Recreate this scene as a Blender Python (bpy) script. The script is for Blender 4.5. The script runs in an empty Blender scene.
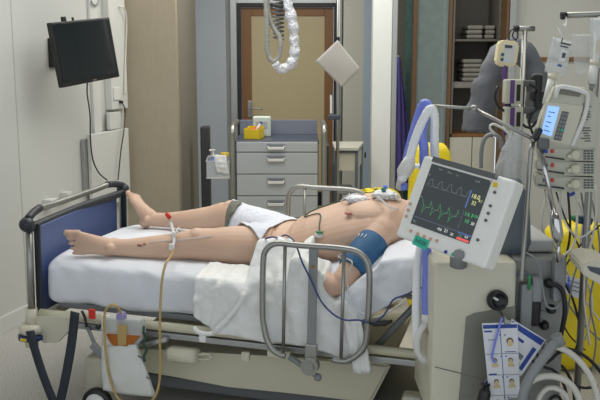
import bpy, bmesh, math, random
from mathutils import Vector, Matrix, noise
from mathutils.bvhtree import BVHTree
random.seed(7)
R = math.radians
PI = math.pi
col = bpy.context.scene.collection
# ---------------------------------------------------------------- camera numbers
TH = math.atan(145/850); CT, ST = math.cos(TH), math.sin(TH); F = 850.0; ZC = 1.6
def at(px, py, y):
    """world point at distance y along the line of sight of pixel px,py"""
    a = (px-300)/F; b = -(py-200)/F
    r = (a, CT+b*ST, -ST+b*CT); t = y/r[1]
    return Vector((r[0]*t, y, ZC+r[2]*t))
def atz(px, py, z):
    a = (px-300)/F; b = -(py-200)/F
    r = (a, CT+b*ST, -ST+b*CT); t = (z-ZC)/r[2]
    return Vector((r[0]*t, r[1]*t, z))
# bed frame of reference
BED = Matrix.Translation((-1.22, 3.70, 0)) @ Matrix.Rotation(R(-15), 4, 'Z') @ Matrix.Rotation(R(1.2), 4, 'Y')
BEDI = BED.inverted()
def bl(px, py, ax, val):
    """bed-local point where the line of sight of a pixel meets the bed-local plane ax = val"""
    o = BEDI @ Vector((0, 0, ZC)); p = BEDI @ at(px, py, 4.0); d = p-o
    return o + d*((val-o[ax])/d[ax])
# ---------------------------------------------------------------- materials
def lin(c):
    c = c/255.0
    return c/12.92 if c <= .04045 else ((c+.055)/1.055)**2.4
def rgb(c): return (lin(c[0]), lin(c[1]), lin(c[2]), 1)
def mat(name, c, rough=.5, metal=0, var=.05, scale=20, bump=0, bscale=60, spec=.5, emis=None, es=0, trans=0, alpha=1, sss=0, coat=0, stretch=None, c2=None):
    m = bpy.data.materials.new(name); m.use_nodes = True
    nt = m.node_tree; b = nt.nodes['Principled BSDF']
    tc = nt.nodes.new('ShaderNodeTexCoord')
    vec = tc.outputs['Object']
    if stretch:
        mp = nt.nodes.new('ShaderNodeMapping'); mp.inputs['Scale'].default_value = stretch
        nt.links.new(vec, mp.inputs['Vector']); vec = mp.outputs['Vector']
    n = nt.nodes.new('ShaderNodeTexNoise'); n.inputs['Scale'].default_value = scale; n.inputs['Detail'].default_value = 4
    nt.links.new(vec, n.inputs['Vector'])
    mx = nt.nodes.new('ShaderNodeMix'); mx.data_type = 'RGBA'
    cc = rgb(c)
    if c2 is not None: a_, b_ = cc, rgb(c2)
    else:
        a_ = tuple(min(1, v*(1-var)) for v in cc[:3])+(1,); b_ = tuple(min(1, v*(1+var)) for v in cc[:3])+(1,)
    mx.inputs[6].default_value = a_; mx.inputs[7].default_value = b_
    nt.links.new(n.outputs['Fac'], mx.inputs[0]); nt.links.new(mx.outputs[2], b.inputs['Base Color'])
    b.inputs['Roughness'].default_value = rough; b.inputs['Metallic'].default_value = metal
    b.inputs['Specular IOR Level'].default_value = spec
    b.inputs['Coat Weight'].default_value = coat
    b.inputs['Transmission Weight'].default_value = trans; b.inputs['Alpha'].default_value = alpha
    if sss:
        b.inputs['Subsurface Weight'].default_value = sss; b.inputs['Subsurface Radius'].default_value = (.02, .008, .004); b.inputs['Subsurface Scale'].default_value = .5
    if emis: b.inputs['Emission Color'].default_value = rgb(emis); b.inputs['Emission Strength'].default_value = es
    if bump:
        n2 = nt.nodes.new('ShaderNodeTexNoise'); n2.inputs['Scale'].default_value = bscale; n2.inputs['Detail'].default_value = 5
        nt.links.new(vec, n2.inputs['Vector'])
        bp = nt.nodes.new('ShaderNodeBump'); bp.inputs['Strength'].default_value = bump; bp.inputs['Distance'].default_value = .02
        nt.links.new(n2.outputs['Fac'], bp.inputs['Height']); nt.links.new(bp.outputs['Normal'], b.inputs['Normal'])
    return m
M = {}
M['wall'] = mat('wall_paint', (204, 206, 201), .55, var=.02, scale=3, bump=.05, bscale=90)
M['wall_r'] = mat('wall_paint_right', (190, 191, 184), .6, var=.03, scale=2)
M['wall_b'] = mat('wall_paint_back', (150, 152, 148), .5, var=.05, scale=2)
M['grey_panel'] = mat('grey_laminate', (160, 165, 168), .35, var=.03, scale=5)
M['beige'] = mat('beige_vinyl_wall', (166, 155, 134), .45, var=.08, scale=6, stretch=(8, 8, 1.2))
M['beige_dark'] = mat('taupe_column', (132, 127, 114), .45, var=.06, scale=4, stretch=(8, 8, 1))
M['trim'] = mat('white_trunking', (214, 215, 210), .4, var=.02)
M['wood'] = mat('brown_wood', (122, 84, 44), .45, var=.18, scale=9, stretch=(10, 10, .8))
M['wood_dark'] = mat('dark_brown_wood', (98, 72, 46), .5, var=.15, scale=9, stretch=(10, 10, .8))
M['door'] = mat('cream_laminate', (176, 161, 124), .4, var=.05, scale=4)
M['dark'] = mat('dark_gasket', (26, 27, 28), .5)
M['dark_frame'] = mat('dark_metal_frame', (58, 60, 62), .4, metal=.3)
M['alu'] = mat('brushed_aluminium', (170, 172, 170), .35, metal=.7, var=.04)
M['steel'] = mat('stainless_steel', (158, 158, 153), .34, metal=.85, var=.04, scale=30)
M['chrome'] = mat('chrome', (205, 205, 205), .12, metal=1, var=.02)
M['black'] = mat('black_plastic', (20, 21, 22), .4, var=.1)
M['black_gloss'] = mat('black_screen_glass', (20, 28, 32), .12, var=.1, coat=.3)
M['cream'] = mat('cream_plastic', (206, 202, 182), .4, var=.03, scale=6)
M['bedcream'] = mat('cream_bed_enamel', (204, 200, 176), .4, var=.04, scale=6)
M['white'] = mat('white_plastic', (222, 222, 218), .4, var=.03)
M['grey'] = mat('grey_plastic', (134, 137, 138), .45, var=.05)
M['midgrey'] = mat('mid_grey_plastic', (96, 98, 99), .5, var=.06)
M['bluegrey'] = mat('blue_grey_enamel', (96, 106, 116), .4, var=.05)
M['drawer'] = mat('grey_drawer_enamel', (176, 180, 182), .4, var=.02)
M['topblue'] = mat('dark_blue_grey_top', (62, 70, 84), .3, var=.05)
M['blue_panel'] = mat('blue_footboard_panel', (70, 88, 134), .45, var=.16, scale=5)
M['bumper'] = mat('charcoal_rubber', (40, 44, 50), .45, var=.06)
M['strap'] = mat('dark_navy_webbing', (42, 50, 60), .7, var=.15, scale=200, bump=.2, bscale=300)
M['sheet'] = mat('white_bed_linen', (226, 229, 235), .75, var=.03, scale=8, bump=.55, bscale=6)
M['drape'] = mat('white_thin_drape', (232, 233, 230), .7, var=.03, scale=8, bump=1.0, bscale=11)
M['towel'] = mat('white_towel', (220, 223, 232), .8, var=.04, scale=30, bump=.4, bscale=40)
M['skin'] = mat('skin', (216, 186, 162), .5, var=.2, scale=6, sss=.12, c2=(199, 163, 141), bump=.05, bscale=60, spec=.35)
M['chest'] = mat('chest_skin', (214, 172, 160), .5, var=.1, scale=7)
M['hair'] = mat('dark_hair', (44, 36, 30), .7, var=.3, scale=90)
M['nail'] = mat('nail', (214, 168, 150), .35)
M['cuff'] = mat('blue_cuff_fabric', (38, 92, 134), .6, var=.12, scale=30, bump=.2, bscale=120)
M['tube_blue'] = mat('blue_corrugated_tube', (122, 138, 226), .4, var=.05)
M['tube_white'] = mat('white_corrugated_tube', (238, 240, 240), .4, var=.04)
M['tube_grey'] = mat('grey_corrugated_hose', (150, 150, 142), .45, var=.06)
M['foil'] = mat('crinkled_silver_sleeve', (214, 216, 220), .3, metal=.25, var=.1, scale=40, bump=.9, bscale=45)
M['clear'] = mat('clear_plastic', (225, 228, 228), .25, alpha=.32, spec=.8)
M['clear_more'] = mat('thick_clear_plastic', (215, 220, 220), .3, alpha=.5, spec=.8)
M['urine'] = mat('amber_urine', (172, 98, 22), .2, var=.1, alpha=.92)
M['tube_amber'] = mat('amber_drain_tube', (190, 164, 104), .3, alpha=.85, var=.06)
M['bagwhite'] = mat('white_bag_face', (212, 214, 210), .5, var=.06, scale=30)
M['yellow'] = mat('yellow_plastic', (232, 208, 28), .4, var=.08, scale=8, bump=.6, bscale=12)
M['yellow_bin'] = mat('yellow_tray', (226, 196, 30), .4, var=.05)
M['red'] = mat('red_plastic', (214, 50, 36), .4)
M['purple'] = mat('purple_fabric', (92, 84, 150), .7, var=.15, scale=20)
M['violet'] = mat('violet_plastic', (92, 58, 124), .4)
M['slate'] = mat('slate_nylon', (92, 95, 100), .6, var=.12, scale=10, bump=.5, bscale=16)
M['teal_label'] = mat('teal_label', (44, 190, 160), .5, var=.02)
M['monwhite'] = mat('monitor_white', (240, 240, 235), .4, var=.01)
M['wrap'] = mat('crinkled_clear_film', (222, 226, 228), .22, alpha=.42, spec=.9, bump=1.0, bscale=24)
M['blue'] = mat('blue_print', (36, 66, 150), .5, var=.03)
M['blue_cable'] = mat('blue_cable', (44, 62, 120), .45)
M['green_cable'] = mat('dark_green_cable', (36, 72, 46), .45)
M['green'] = mat('green_plastic', (50, 140, 84), .45)
M['white_cable'] = mat('white_cable', (212, 210, 200), .45)
M['paper'] = mat('white_paper', (224, 225, 226), .6, var=.02)
M['card'] = mat('laminated_card', (218, 220, 224), .3, var=.02)
M['card_skin'] = mat('printed_skin_tone', (206, 186, 140), .5, var=.03)
M['card_hair'] = mat('printed_hair', (70, 46, 34), .5)
M['shelf_dark'] = mat('cabinet_interior', (92, 88, 80), .6, var=.08, scale=4)
M['linen'] = mat('folded_linen', (122, 120, 112), .8, var=.1, scale=20, bump=.3)
M['lowcab'] = mat('pale_cabinet_front', (186, 184, 170), .45, var=.03)
M['screen'] = mat('monitor_screen', (46, 50, 52), .18, var=.05, emis=(70, 76, 78), es=.5)
M['screen_bar'] = mat('monitor_grey_bar', (84, 92, 104), .3, emis=(84, 92, 104), es=.3)
M['tr_white'] = mat('screen_white', (220, 224, 220), .4, emis=(210, 216, 212), es=.6)
M['tr_green'] = mat('screen_green', (90, 200, 130), .4, emis=(70, 170, 110), es=.4)
M['tr_dim'] = mat('screen_grey_trace', (130, 140, 134), .4, emis=(130, 140, 134), es=.4)
M['tr_yel'] = mat('screen_yellow', (226, 224, 160), .4, emis=(226, 224, 160), es=.5)
M['tr_blue'] = mat('screen_blue', (90, 120, 190), .4, emis=(90, 120, 190), es=.5)
M['tr_red'] = mat('screen_red', (230, 90, 90), .4, emis=(230, 90, 90), es=.6)
M['lcd'] = mat('pump_lcd', (150, 190, 240), .3, emis=(140, 184, 250), es=.75)
M['lcd_text'] = mat('pump_lcd_text', (60, 90, 160), .3)
M['button'] = mat('peach_button', (206, 166, 140), .4)
M['pumpbody'] = mat('pump_putty_plastic', (190, 189, 172), .4, var=.03)
M['brass'] = mat('brass', (150, 110, 50), .3, metal=.9)
M['ipv'] = mat('label_print', (70, 74, 80), .5)
M['glass'] = mat('window_glass_teal', (126, 140, 136), .15, var=.2, scale=14, alpha=.65)
M['foliage'] = mat('teal_pattern', (82, 118, 112), .6, var=.5, scale=30)
M['concrete'] = mat('grey_bin', (60, 62, 64), .5)
def floor_mat():
    m = bpy.data.materials.new('speckled_vinyl'); m.use_nodes = True; nt = m.node_tree; b = nt.nodes['Principled BSDF']
    tc = nt.nodes.new('ShaderNodeTexCoord'); n = nt.nodes.new('ShaderNodeTexNoise'); n.inputs['Scale'].default_value = 170; n.inputs['Detail'].default_value = 3
    nt.links.new(tc.outputs['Object'], n.inputs['Vector'])
    r = nt.nodes.new('ShaderNodeValToRGB'); e = r.color_ramp.elements
    e[0].position = .38; e[0].color = rgb((140, 138, 134)); e[1].position = .62; e[1].color = rgb((214, 211, 204))
    nt.links.new(n.outputs['Fac'], r.inputs['Fac']); nt.links.new(r.outputs['Color'], b.inputs['Base Color']); b.inputs['Roughness'].default_value = .38
    return m
M['floor'] = floor_mat()
# ---------------------------------------------------------------- mesh builder
class MB:
    def __init__(s, X=None): s.bm = bmesh.new(); s.X = X or Matrix.Identity(4)
    def v(s, p): return s.bm.verts.new(s.X @ Vector(p))
    def face(s, vs, smooth=False):
        try: f = s.bm.faces.new(vs)
        except ValueError: return None
        f.smooth = smooth; return f
    def box(s, c, d, bev=.004, rot=None, seg=2):
        """rounded box, centre c, full size d"""
        t = bmesh.new(); bmesh.ops.create_cube(t, size=1)
        for v in t.verts: v.co = Vector((v.co.x*d[0], v.co.y*d[1], v.co.z*d[2]))
        if bev: bmesh.ops.bevel(t, geom=t.edges[:], offset=min(bev, min(d)*.45), segments=seg, profile=.5, affect='EDGES')
        return s._in(t, Matrix.Translation(c) @ (rot.to_4x4() if rot else Matrix.Identity(4)))
    def box2(s, a, b, bev=.004):
        a = Vector(a); b = Vector(b); d = b-a
        return s.box((a+b)/2, (abs(d.x), abs(d.y), abs(d.z)), bev)
    def _in(s, t, X):
        X = s.X @ X; mp = {}
        for v in t.verts: mp[v] = s.bm.verts.new(X @ v.co)
        for f in t.faces:
            g = s.bm.faces.new([mp[v] for v in f.verts]); g.smooth = f.smooth
        t.free(); return s
    def ring(s, c, t, ra, rb, up, n):
        t = t.normalized(); side = up.cross(t)
        if side.length < 1e-4: side = Vector((1, 0, 0)).cross(t)
        side.normalize(); nn = t.cross(side)
        return [s.v(c + side*ra*math.cos(2*PI*k/n) + nn*rb*math.sin(2*PI*k/n)) for k in range(n)]
    def loft(s, secs, n=12, up=(0, 0, 1), cap=True, smooth=True, capsmooth=False):
        """secs: (centre, ra, rb); ra sideways, rb along up"""
        up = Vector(up); P = [Vector(q[0]) for q in secs]; rs = []
        for i, q in enumerate(secs):
            t = (P[min(i+1, len(P)-1)]-P[max(i-1, 0)])
            rs.append(s.ring(P[i], t, q[1], q[2], up, n))
        for a, b in zip(rs, rs[1:]):
            for k in range(n): s.face([a[k], a[(k+1) % n], b[(k+1) % n], b[k]], smooth)
        if cap: s.face(rs[0][::-1], capsmooth); s.face(rs[-1], capsmooth)
        return s
    def cyl(s, a, b, r, r2=None, n=16):
        a = Vector(a); b = Vector(b); t = (b-a).normalized(); up = Vector((0, 0, 1)) if abs(t.z) < .9 else Vector((0, 1, 0))
        return s.loft([(a, r, r), (b, r if r2 is None else r2, r if r2 is None else r2)], n, up)
    def tube(s, pts, r, n=8, step=None, spline=True, rib=0, ribp=.012, close=False):
        P = [Vector(p) for p in pts]
        if spline: P = catmull(P, step or max(r*1.6, .008))
        # parallel transport
        T = [(P[min(i+1, len(P)-1)]-P[max(i-1, 0)]).normalized() for i in range(len(P))]
        nrm = T[0].orthogonal().normalized(); rs = []; L = 0
        for i, p in enumerate(P):
            if i: L += (p-P[i-1]).length; nrm = (nrm - T[i]*nrm.dot(T[i])); nrm.normalize()
            bi = T[i].cross(nrm); rr = r(i/(len(P)-1)) if callable(r) else r
            if rib: rr *= 1+rib*(1 if int(L/ribp*2) % 2 else -1)
            rs.append([s.v(p+(nrm*math.cos(2*PI*k/n)+bi*math.sin(2*PI*k/n))*rr) for k in range(n)])
        for a, b in zip(rs, rs[1:]):
            for k in range(n): s.face([a[k], a[(k+1) % n], b[(k+1) % n], b[k]], True)
        s.face(rs[0][::-1]); s.face(rs[-1]); return s
    def lathe(s, prof, c=(0, 0, 0), axis=(0, 0, 1), n=24):
        """prof: (radius, height) pairs"""
        ax = Vector(axis).normalized(); sd = ax.orthogonal().normalized(); bi = ax.cross(sd); c = Vector(c); rs = []
        for r, h in prof: rs.append([s.v(c+ax*h+(sd*math.cos(2*PI*k/n)+bi*math.sin(2*PI*k/n))*max(r, 1e-4)) for k in range(n)])
        for a, b in zip(rs, rs[1:]):
            for k in range(n): s.face([a[k], a[(k+1) % n], b[(k+1) % n], b[k]], True)
        s.face(rs[0][::-1]); s.face(rs[-1]); return s
    def torus(s, c, axis, R_, r, n=32, m=8):
        ax = Vector(axis).normalized(); sd = ax.orthogonal().normalized(); bi = ax.cross(sd); c = Vector(c); rs = []
        for i in range(n):
            a = 2*PI*i/n; d = sd*math.cos(a)+bi*math.sin(a)
            rs.append([s.v(c+d*(R_+r*math.cos(2*PI*k/m))+ax*r*math.sin(2*PI*k/m)) for k in range(m)])
        for i in range(n):
            a, b = rs[i], rs[(i+1) % n]
            for k in range(m): s.face([a[k], a[(k+1) % m], b[(k+1) % m], b[k]], True)
        return s
    def ball(s, c, r, n=12, m=8):
        r = (r, r, r) if not hasattr(r, '__len__') else r
        t = bmesh.new(); bmesh.ops.create_uvsphere(t, u_segments=n, v_segments=m, radius=1)
        for v in t.verts: v.co = Vector((v.co.x*r[0], v.co.y*r[1], v.co.z*r[2]))
        for f in t.faces: f.smooth = True
        return s._in(t, Matrix.Translation(c))
    def prism(s, poly, d):
        """closed outline poly (3-D, planar) pushed by vector d"""
        d = Vector(d); a = [s.v(p) for p in poly]; b = [s.v(Vector(p)+d) for p in poly]; n = len(poly)
        s.face(a[::-1]); s.face(b)
        for k in range(n): s.face([a[k], a[(k+1) % n], b[(k+1) % n], b[k]])
        return s
    def grid(s, G, smooth=True):
        V = [[s.v(p) for p in row] for row in G]
        for i in range(len(V)-1):
            for j in range(len(V[0])-1): s.face([V[i][j], V[i+1][j], V[i+1][j+1], V[i][j+1]], smooth)
        return s
    def solid(s, G, th, smooth=True):
        """grid surface with thickness th along its normals"""
        ni, nj = len(G), len(G[0]); G = [[Vector(p) for p in r] for r in G]
        N = [[None]*nj for _ in range(ni)]
        for i in range(ni):
            for j in range(nj):
                du = G[min(i+1, ni-1)][j]-G[max(i-1, 0)][j]; dv = G[i][min(j+1, nj-1)]-G[i][max(j-1, 0)]
                k = du.cross(dv); N[i][j] = k.normalized() if k.length > 1e-9 else Vector((0, 0, 1))
        A = [[s.v(G[i][j]) for j in range(nj)] for i in range(ni)]
        B = [[s.v(G[i][j]-N[i][j]*th) for j in range(nj)] for i in range(ni)]
        for i in range(ni-1):
            for j in range(nj-1):
                s.face([A[i][j], A[i+1][j], A[i+1][j+1], A[i][j+1]], smooth); s.face([B[i][j], B[i][j+1], B[i+1][j+1], B[i+1][j]], smooth)
        for i in range(ni-1):
            s.face([A[i][0], B[i][0], B[i+1][0], A[i+1][0]]); s.face([A[i][-1], A[i+1][-1], B[i+1][-1], B[i][-1]])
        for j in range(nj-1):
            s.face([A[0][j], A[0][j+1], B[0][j+1], B[0][j]]); s.face([A[-1][j], B[-1][j], B[-1][j+1], A[-1][j+1]])
        return s
def catmull(P, step):
    out = []
    for i in range(len(P)-1):
        p0 = P[max(i-1, 0)]; p1 = P[i]; p2 = P[i+1]; p3 = P[min(i+2, len(P)-1)]
        n = max(2, int((p2-p1).length/step))
        for k in range(n):
            t = k/n
            out.append(.5*((2*p1)+(p2-p0)*t+(2*p0-5*p1+4*p2-p3)*t*t+(3*p1-p0-3*p2+p3)*t**3))
    out.append(P[-1]); return out
# ---------------------------------------------------------------- objects
ROOTM = {}
def props(o, label=None, cat=None, group=None, kind=None):
    if label: o['label'] = label
    if cat: o['category'] = cat
    if group: o['group'] = group
    if kind: o['kind'] = kind
    return o
def thing(name, label, cat, loc=(0, 0, 0), X=None, group=None):
    o = bpy.data.objects.new(name, None); col.objects.link(o); o.empty_display_size = .05
    o.matrix_world = X if X is not None else Matrix.Translation(loc)
    ROOTM[o.name] = o.matrix_world.copy()
    return props(o, label, cat, group)
def part(mb, name, m, parent, label=None, kind=None, fix=True):
    """mesh under parent; mb is in world coordinates"""
    bm = mb.bm if isinstance(mb, MB) else mb
    X = ROOTM[parent.name]; bm.transform(X.inverted())
    if fix: bmesh.ops.recalc_face_normals(bm, faces=bm.faces)
    me = bpy.data.meshes.new(name); bm.to_mesh(me); bm.free(); me.materials.append(M[m] if isinstance(m, str) else m)
    o = bpy.data.objects.new(name, me); col.objects.link(o); o.parent = parent; ROOTM[o.name] = X
    if label: o['label'] = label
    if kind: o['kind'] = kind
    return o
def single(mb, name, m, label=None, cat=None, group=None, kind=None, X=None, fix=True):
    """a thing that is one mesh, origin at the middle of its foot"""
    bm = mb.bm
    if X is None:
        vs = [v.co for v in bm.verts]
        c = Vector(((min(v.x for v in vs)+max(v.x for v in vs))/2, (min(v.y for v in vs)+max(v.y for v in vs))/2, min(v.z for v in vs)))
        X = Matrix.Translation(c)
    bm.transform(X.inverted())
    if fix: bmesh.ops.recalc_face_normals(bm, faces=bm.faces)
    me = bpy.data.meshes.new(name); bm.to_mesh(me); bm.free(); me.materials.append(M[m] if isinstance(m, str) else m)
    o = bpy.data.objects.new(name, me); col.objects.link(o); o.matrix_world = X; ROOTM[o.name] = X.copy()
    return props(o, label, cat, group, kind)
def struct(mb, name, m, parent=None):
    if parent: return part(mb, name, m, parent)
    return single(mb, name, m, kind='structure')
def baked(o, *mods):
    """apply modifiers (name, type, settings) and keep the result as plain mesh"""
    for ty, kw in mods:
        md = o.modifiers.new(ty.lower(), ty)
        for k, v in kw.items(): setattr(md, k, v)
    dg = bpy.context.evaluated_depsgraph_get(); dg.update()
    me = bpy.data.meshes.new_from_object(o.evaluated_get(dg)); old = o.data
    o.modifiers.clear(); o.data = me; me.name = old.name
    for p in me.polygons: p.use_smooth = True
    return o
def text(s, size, X, m, parent, name='lettering', depth=.0006):
    """flat lettering; X takes text plane (x right, y up) to the world"""
    cu = bpy.data.curves.new(name, 'FONT'); cu.body = s; cu.size = size; cu.extrude = depth; cu.align_x = 'CENTER'; cu.align_y = 'CENTER'
    o = bpy.data.objects.new(name, cu); col.objects.link(o)
    dg = bpy.context.evaluated_depsgraph_get(); me = bpy.data.meshes.new_from_object(o.evaluated_get(dg))
    bpy.data.objects.remove(o); bpy.data.curves.remove(cu)
    bm = bmesh.new(); bm.from_mesh(me); bpy.data.meshes.remove(me); bm.transform(X)
    return part(bm, name, m, parent, fix=False)
def frame(o, x, y):
    """matrix with origin o, x axis x, y axis as near y as may be; z is the outward normal"""
    x = Vector(x).normalized(); z = x.cross(Vector(y)).normalized(); y = z.cross(x)
    return Matrix(((x.x, y.x, z.x, o[0]), (x.y, y.y, z.y, o[1]), (x.z, y.z, z.z, o[2]), (0, 0, 0, 1)))
def nz(p, s=1, a=1): return noise.noise(Vector(p)*s)*a
def lerp(a, b, t): return a+(b-a)*t
def interp(x, tab):
    if x <= tab[0][0]: return tab[0][1]
    for (a, va), (b, vb) in zip(tab, tab[1:]):
        if x <= b: return lerp(va, vb, (x-a)/(b-a))
    return tab[-1][1]
# ================================================================ THE ROOM
b = MB(); b.box2((-4, 0.2, -.1), (4.2, 9.2, 0), 0); struct(b, 'floor', 'floor')
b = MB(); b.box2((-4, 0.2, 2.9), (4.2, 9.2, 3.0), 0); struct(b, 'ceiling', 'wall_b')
D = Vector((.276, .961, 0)).normalized(); W0 = Vector((-1.71, 4.86, 0)); NW = Vector((D.y, -D.x, 0))   # left wall runs along D, faces NW
def wl(t, h, off=0): return W0 + D*t + NW*off + Vector((0, 0, h))
def wallbox(t0, t1, z0, z1, o0, o1, bev=.002, mb=None):
    mb = mb or MB()
    c = wl((t0+t1)/2, (z0+z1)/2, (o0+o1)/2)
    return mb.box(c, (abs(o1-o0), t1-t0, z1-z0), bev, Matrix((( NW.x, D.x, 0), (NW.y, D.y, 0), (0, 0, 1))))
struct(wallbox(-3.4, 1.53, 0, 2.9, -.12, 0, 0), 'wall_left', 'wall')
b = MB()
for t in (-2.2, -.98, .16): wallbox(t-.004, t+.004, .1, 2.9, -.002, .0015, 0, b)
struct(b, 'trim_1', mat('panel_joint', (178, 180, 174), .6))
struct(wallbox(-3.4, 1.5, 0, .1, 0, .014), 'baseboard_left', 'trim')
struct(wallbox(1.02, 1.12, .5, 2.9, 0, .02), 'trim_2', 'trim')
struct(wallbox(1.22, 1.46, 1.22, 2.9, 0, .05), 'trim_3', 'trim')
# beige wall and the end face of the column
b = MB(); b.box2((-1.30, 6.3, 0), (-.905, 6.42, 2.9), 0); struct(b, 'wall_beige', 'beige')
b = MB(); b.box2((-1.02, 6.421, 0), (-.903, 7.5, 2.9), 0); struct(b, 'wall_column', 'beige_dark')
# back wall with the doorway
b = MB(); b.box2((-1.3, 8.25, 0), (-.66, 8.37, 2.9), 0); b.box2((.34, 8.25, 0), (1.05, 8.37, 2.9), 0); b.box2((-.66, 8.25, 2.10), (.34, 8.37, 2.9), 0)
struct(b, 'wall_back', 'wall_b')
b = MB(); b.box2((-1.05, 8.20, .05), (-.70, 8.249, 2.6), .004); struct(b, 'trim_4', 'grey_panel')
b = MB(); b.box2((-.66, 8.2, 0), (-.60, 8.37, 2.13), .004); b.box2((.345, 8.2, 0), (.40, 8.37, 2.13), .004); b.box2((-.60, 8.2, 2.08), (.345, 8.37, 2.13), .004)
fr = struct(b, 'trim_5', 'alu')
b = MB(); b.box2((-.60, 8.21, 0), (-.565, 8.36, 2.08), .002); b.box2((.325, 8.21, 0), (.345, 8.36, 2.08), .002); b.box2((-.565, 8.21, 2.05), (.325, 8.36, 2.08), .002)
struct(b, 'trim_6', 'dark')
dr = thing('door_1', None, None, (-.12, 8.28, .01)); dr['kind'] = 'structure'
b = MB()
b.box2((-.56, 8.26, .01), (-.465, 8.31, 2.045), .003); b.box2((.235, 8.26, .01), (.32, 8.31, 2.045), .003); b.box2((-.465, 8.26, 1.965), (.235, 8.31, 2.045), .003); b.box2((-.465, 8.26, .01), (.235, 8.31, .12), .003)
part(b, 'door_frame', 'wood', dr)
b = MB(); b.box2((-.465, 8.27, .12), (.235, 8.30, 1.965), .001); part(b, 'door_panel', 'door', dr)
b = MB(); h = at(254, 108, 8.25)
b.box((h.x-.04, 8.255, h.z-.01), (.04, .008, .16), .003); b.cyl((h.x-.04, 8.25, h.z), (h.x-.04, 8.19, h.z), .01); b.tube([(h.x-.04, 8.195, h.z), (h.x+.03, 8.19, h.z), (h.x+.08, 8.195, h.z-.005)], .009)
part(b, 'door_handle', 'steel', dr)
b = MB(); h = at(331, 100, 8.25); b.box((h.x, 8.25, h.z), (.022, .012, .1), .003); part(b, 'push_plate', 'white', dr)
# glazed screen between door and pillar
b = MB(); b.box2((.40, 7.98, 0), (.70, 8.0, 2.9), .002); struct(b, 'window_1', mat('frosted_pane', (182, 181, 168), .3, var=.04, scale=3))
b = MB(); b.box2((.585, 7.96, 0), (.70, 7.979, 2.9), .002); struct(b, 'reflection_strip', mat('painted_blue_reflection', (158, 172, 184), .3))  # bluish reflection on the pane, painted as a thin pale blue strip
p0 = at(372, 100, 7.0); p1 = at(391, 100, 7.0); p2 = at(396.5, 100, 7.0)
b = MB(); b.box2((p0.x, 7.0, 0), (p1.x, 7.15, 2.9), .006); struct(b, 'wall_pillar', mat('white_pillar', (220, 222, 218), .4, var=.02))
b = MB(); b.box2((p1.x+.001, 7.0, 0), (p2.x, 7.15, 2.9), .006); struct(b, 'trim_8', 'alu')
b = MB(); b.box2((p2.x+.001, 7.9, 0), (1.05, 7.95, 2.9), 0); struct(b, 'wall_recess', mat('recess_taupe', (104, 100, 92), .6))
# glazed partition at the back right
Y1 = 7.2
def vx(px): return at(px, 100, Y1).x
b = MB(); b.box2((vx(411.5), Y1, 0), (vx(416), Y1+.08, 2.9), .003); b.box2((vx(447), Y1, 0), (vx(450.5), Y1+.08, 2.9), .003)
struct(b, 'trim_9', 'wood_dark')
b = MB(); b.box2((vx(416)+.001, Y1+.03, 0), (vx(447)-.001, Y1+.045, 2.9), 0); struct(b, 'window_2', 'glass')
b = MB(); b.box2((vx(412), Y1+.5, 0), (vx(452), Y1+.55, 2.9), 0); struct(b, 'wall_beyond', 'foliage')
b = MB(); b.box2((vx(425), Y1+.2, 0), (vx(446), Y1+.24, at(435, 12, Y1).z), .004); b.box2((vx(418), Y1+.1, 0), (vx(430), Y1+.12, at(425, 175, Y1).z), .004)
struct(b, 'trim_10', mat('grey_blind', (120, 122, 114), .6, var=.08))
b = MB(); b.box2((vx(498), Y1-.2, 0), (vx(500.5), Y1+.02, 2.9), .003); struct(b, 'trim_11', 'wood_dark')
b = MB(); b.box2((vx(500.5)+.001, Y1-.22, 0), (vx(507), Y1+.04, 2.9), .003); struct(b, 'trim_12', 'alu')
b = MB(); b.box2((vx(507)+.001, Y1-.1, 0), (3.5, Y1+.02, 2.9), 0); struct(b, 'wall_rear_right', 'wall_r')
yw = Y1-.12
b = MB(); a0 = at(536, 59, yw); a1 = at(600, 62, yw); b.box2((a0.x, yw, a0.z-.02), (3.4, yw+.019, a0.z+.015), .002)
struct(b, 'trim_13', 'wood')
b = MB(); b.box2((3.5, .2, 0), (3.6, 9.2, 2.9), 0); struct(b, 'wall_right', 'wall_r')
# cabinet with folded linen behind glass
lx0, lx1 = vx(451), vx(497.5)
cab = thing('linen_cabinet', 'tall open cabinet with dark inside and folded linen, right of the teal window', 'cabinet', ((lx0+lx1)/2, Y1, 0))
ztop = 2.5; zc = at(475, 134, Y1).z
b = MB(); b.box2((lx0, Y1+.4, .0), (lx1, Y1+.42, ztop), 0); b.box2((lx0, Y1, zc), (lx0+.015, Y1+.399, ztop), 0); b.box2((lx1-.015, Y1, zc), (lx1, Y1+.399, ztop), 0); b.box2((lx0, Y1, ztop), (lx1, Y1+.4, ztop+.02), 0)
part(b, 'carcass', 'shelf_dark', cab)
for py, m, th in ((39, 'shelf_dark', .02), (82, 'linen', .05), (134, 'wood', .025)):
    z = at(475, py, Y1+.02).z; b = MB(); b.box2((lx0+.016, Y1+.02, z-th), (lx1-.016, Y1+.398, z), .002); part(b, 'shelf', m, cab)
b = MB(); b.box2((lx0+.002, Y1+.02, .08), ((lx0+lx1)/2-.003, Y1+.38, zc-.03), .003); part(b, 'cupboard_door', 'lowcab', cab)
b = MB(); b.box2(((lx0+lx1)/2+.003, Y1+.02, .08), (lx1-.002, Y1+.38, zc-.03), .003); part(b, 'cupboard_door', 'lowcab', cab)
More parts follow.
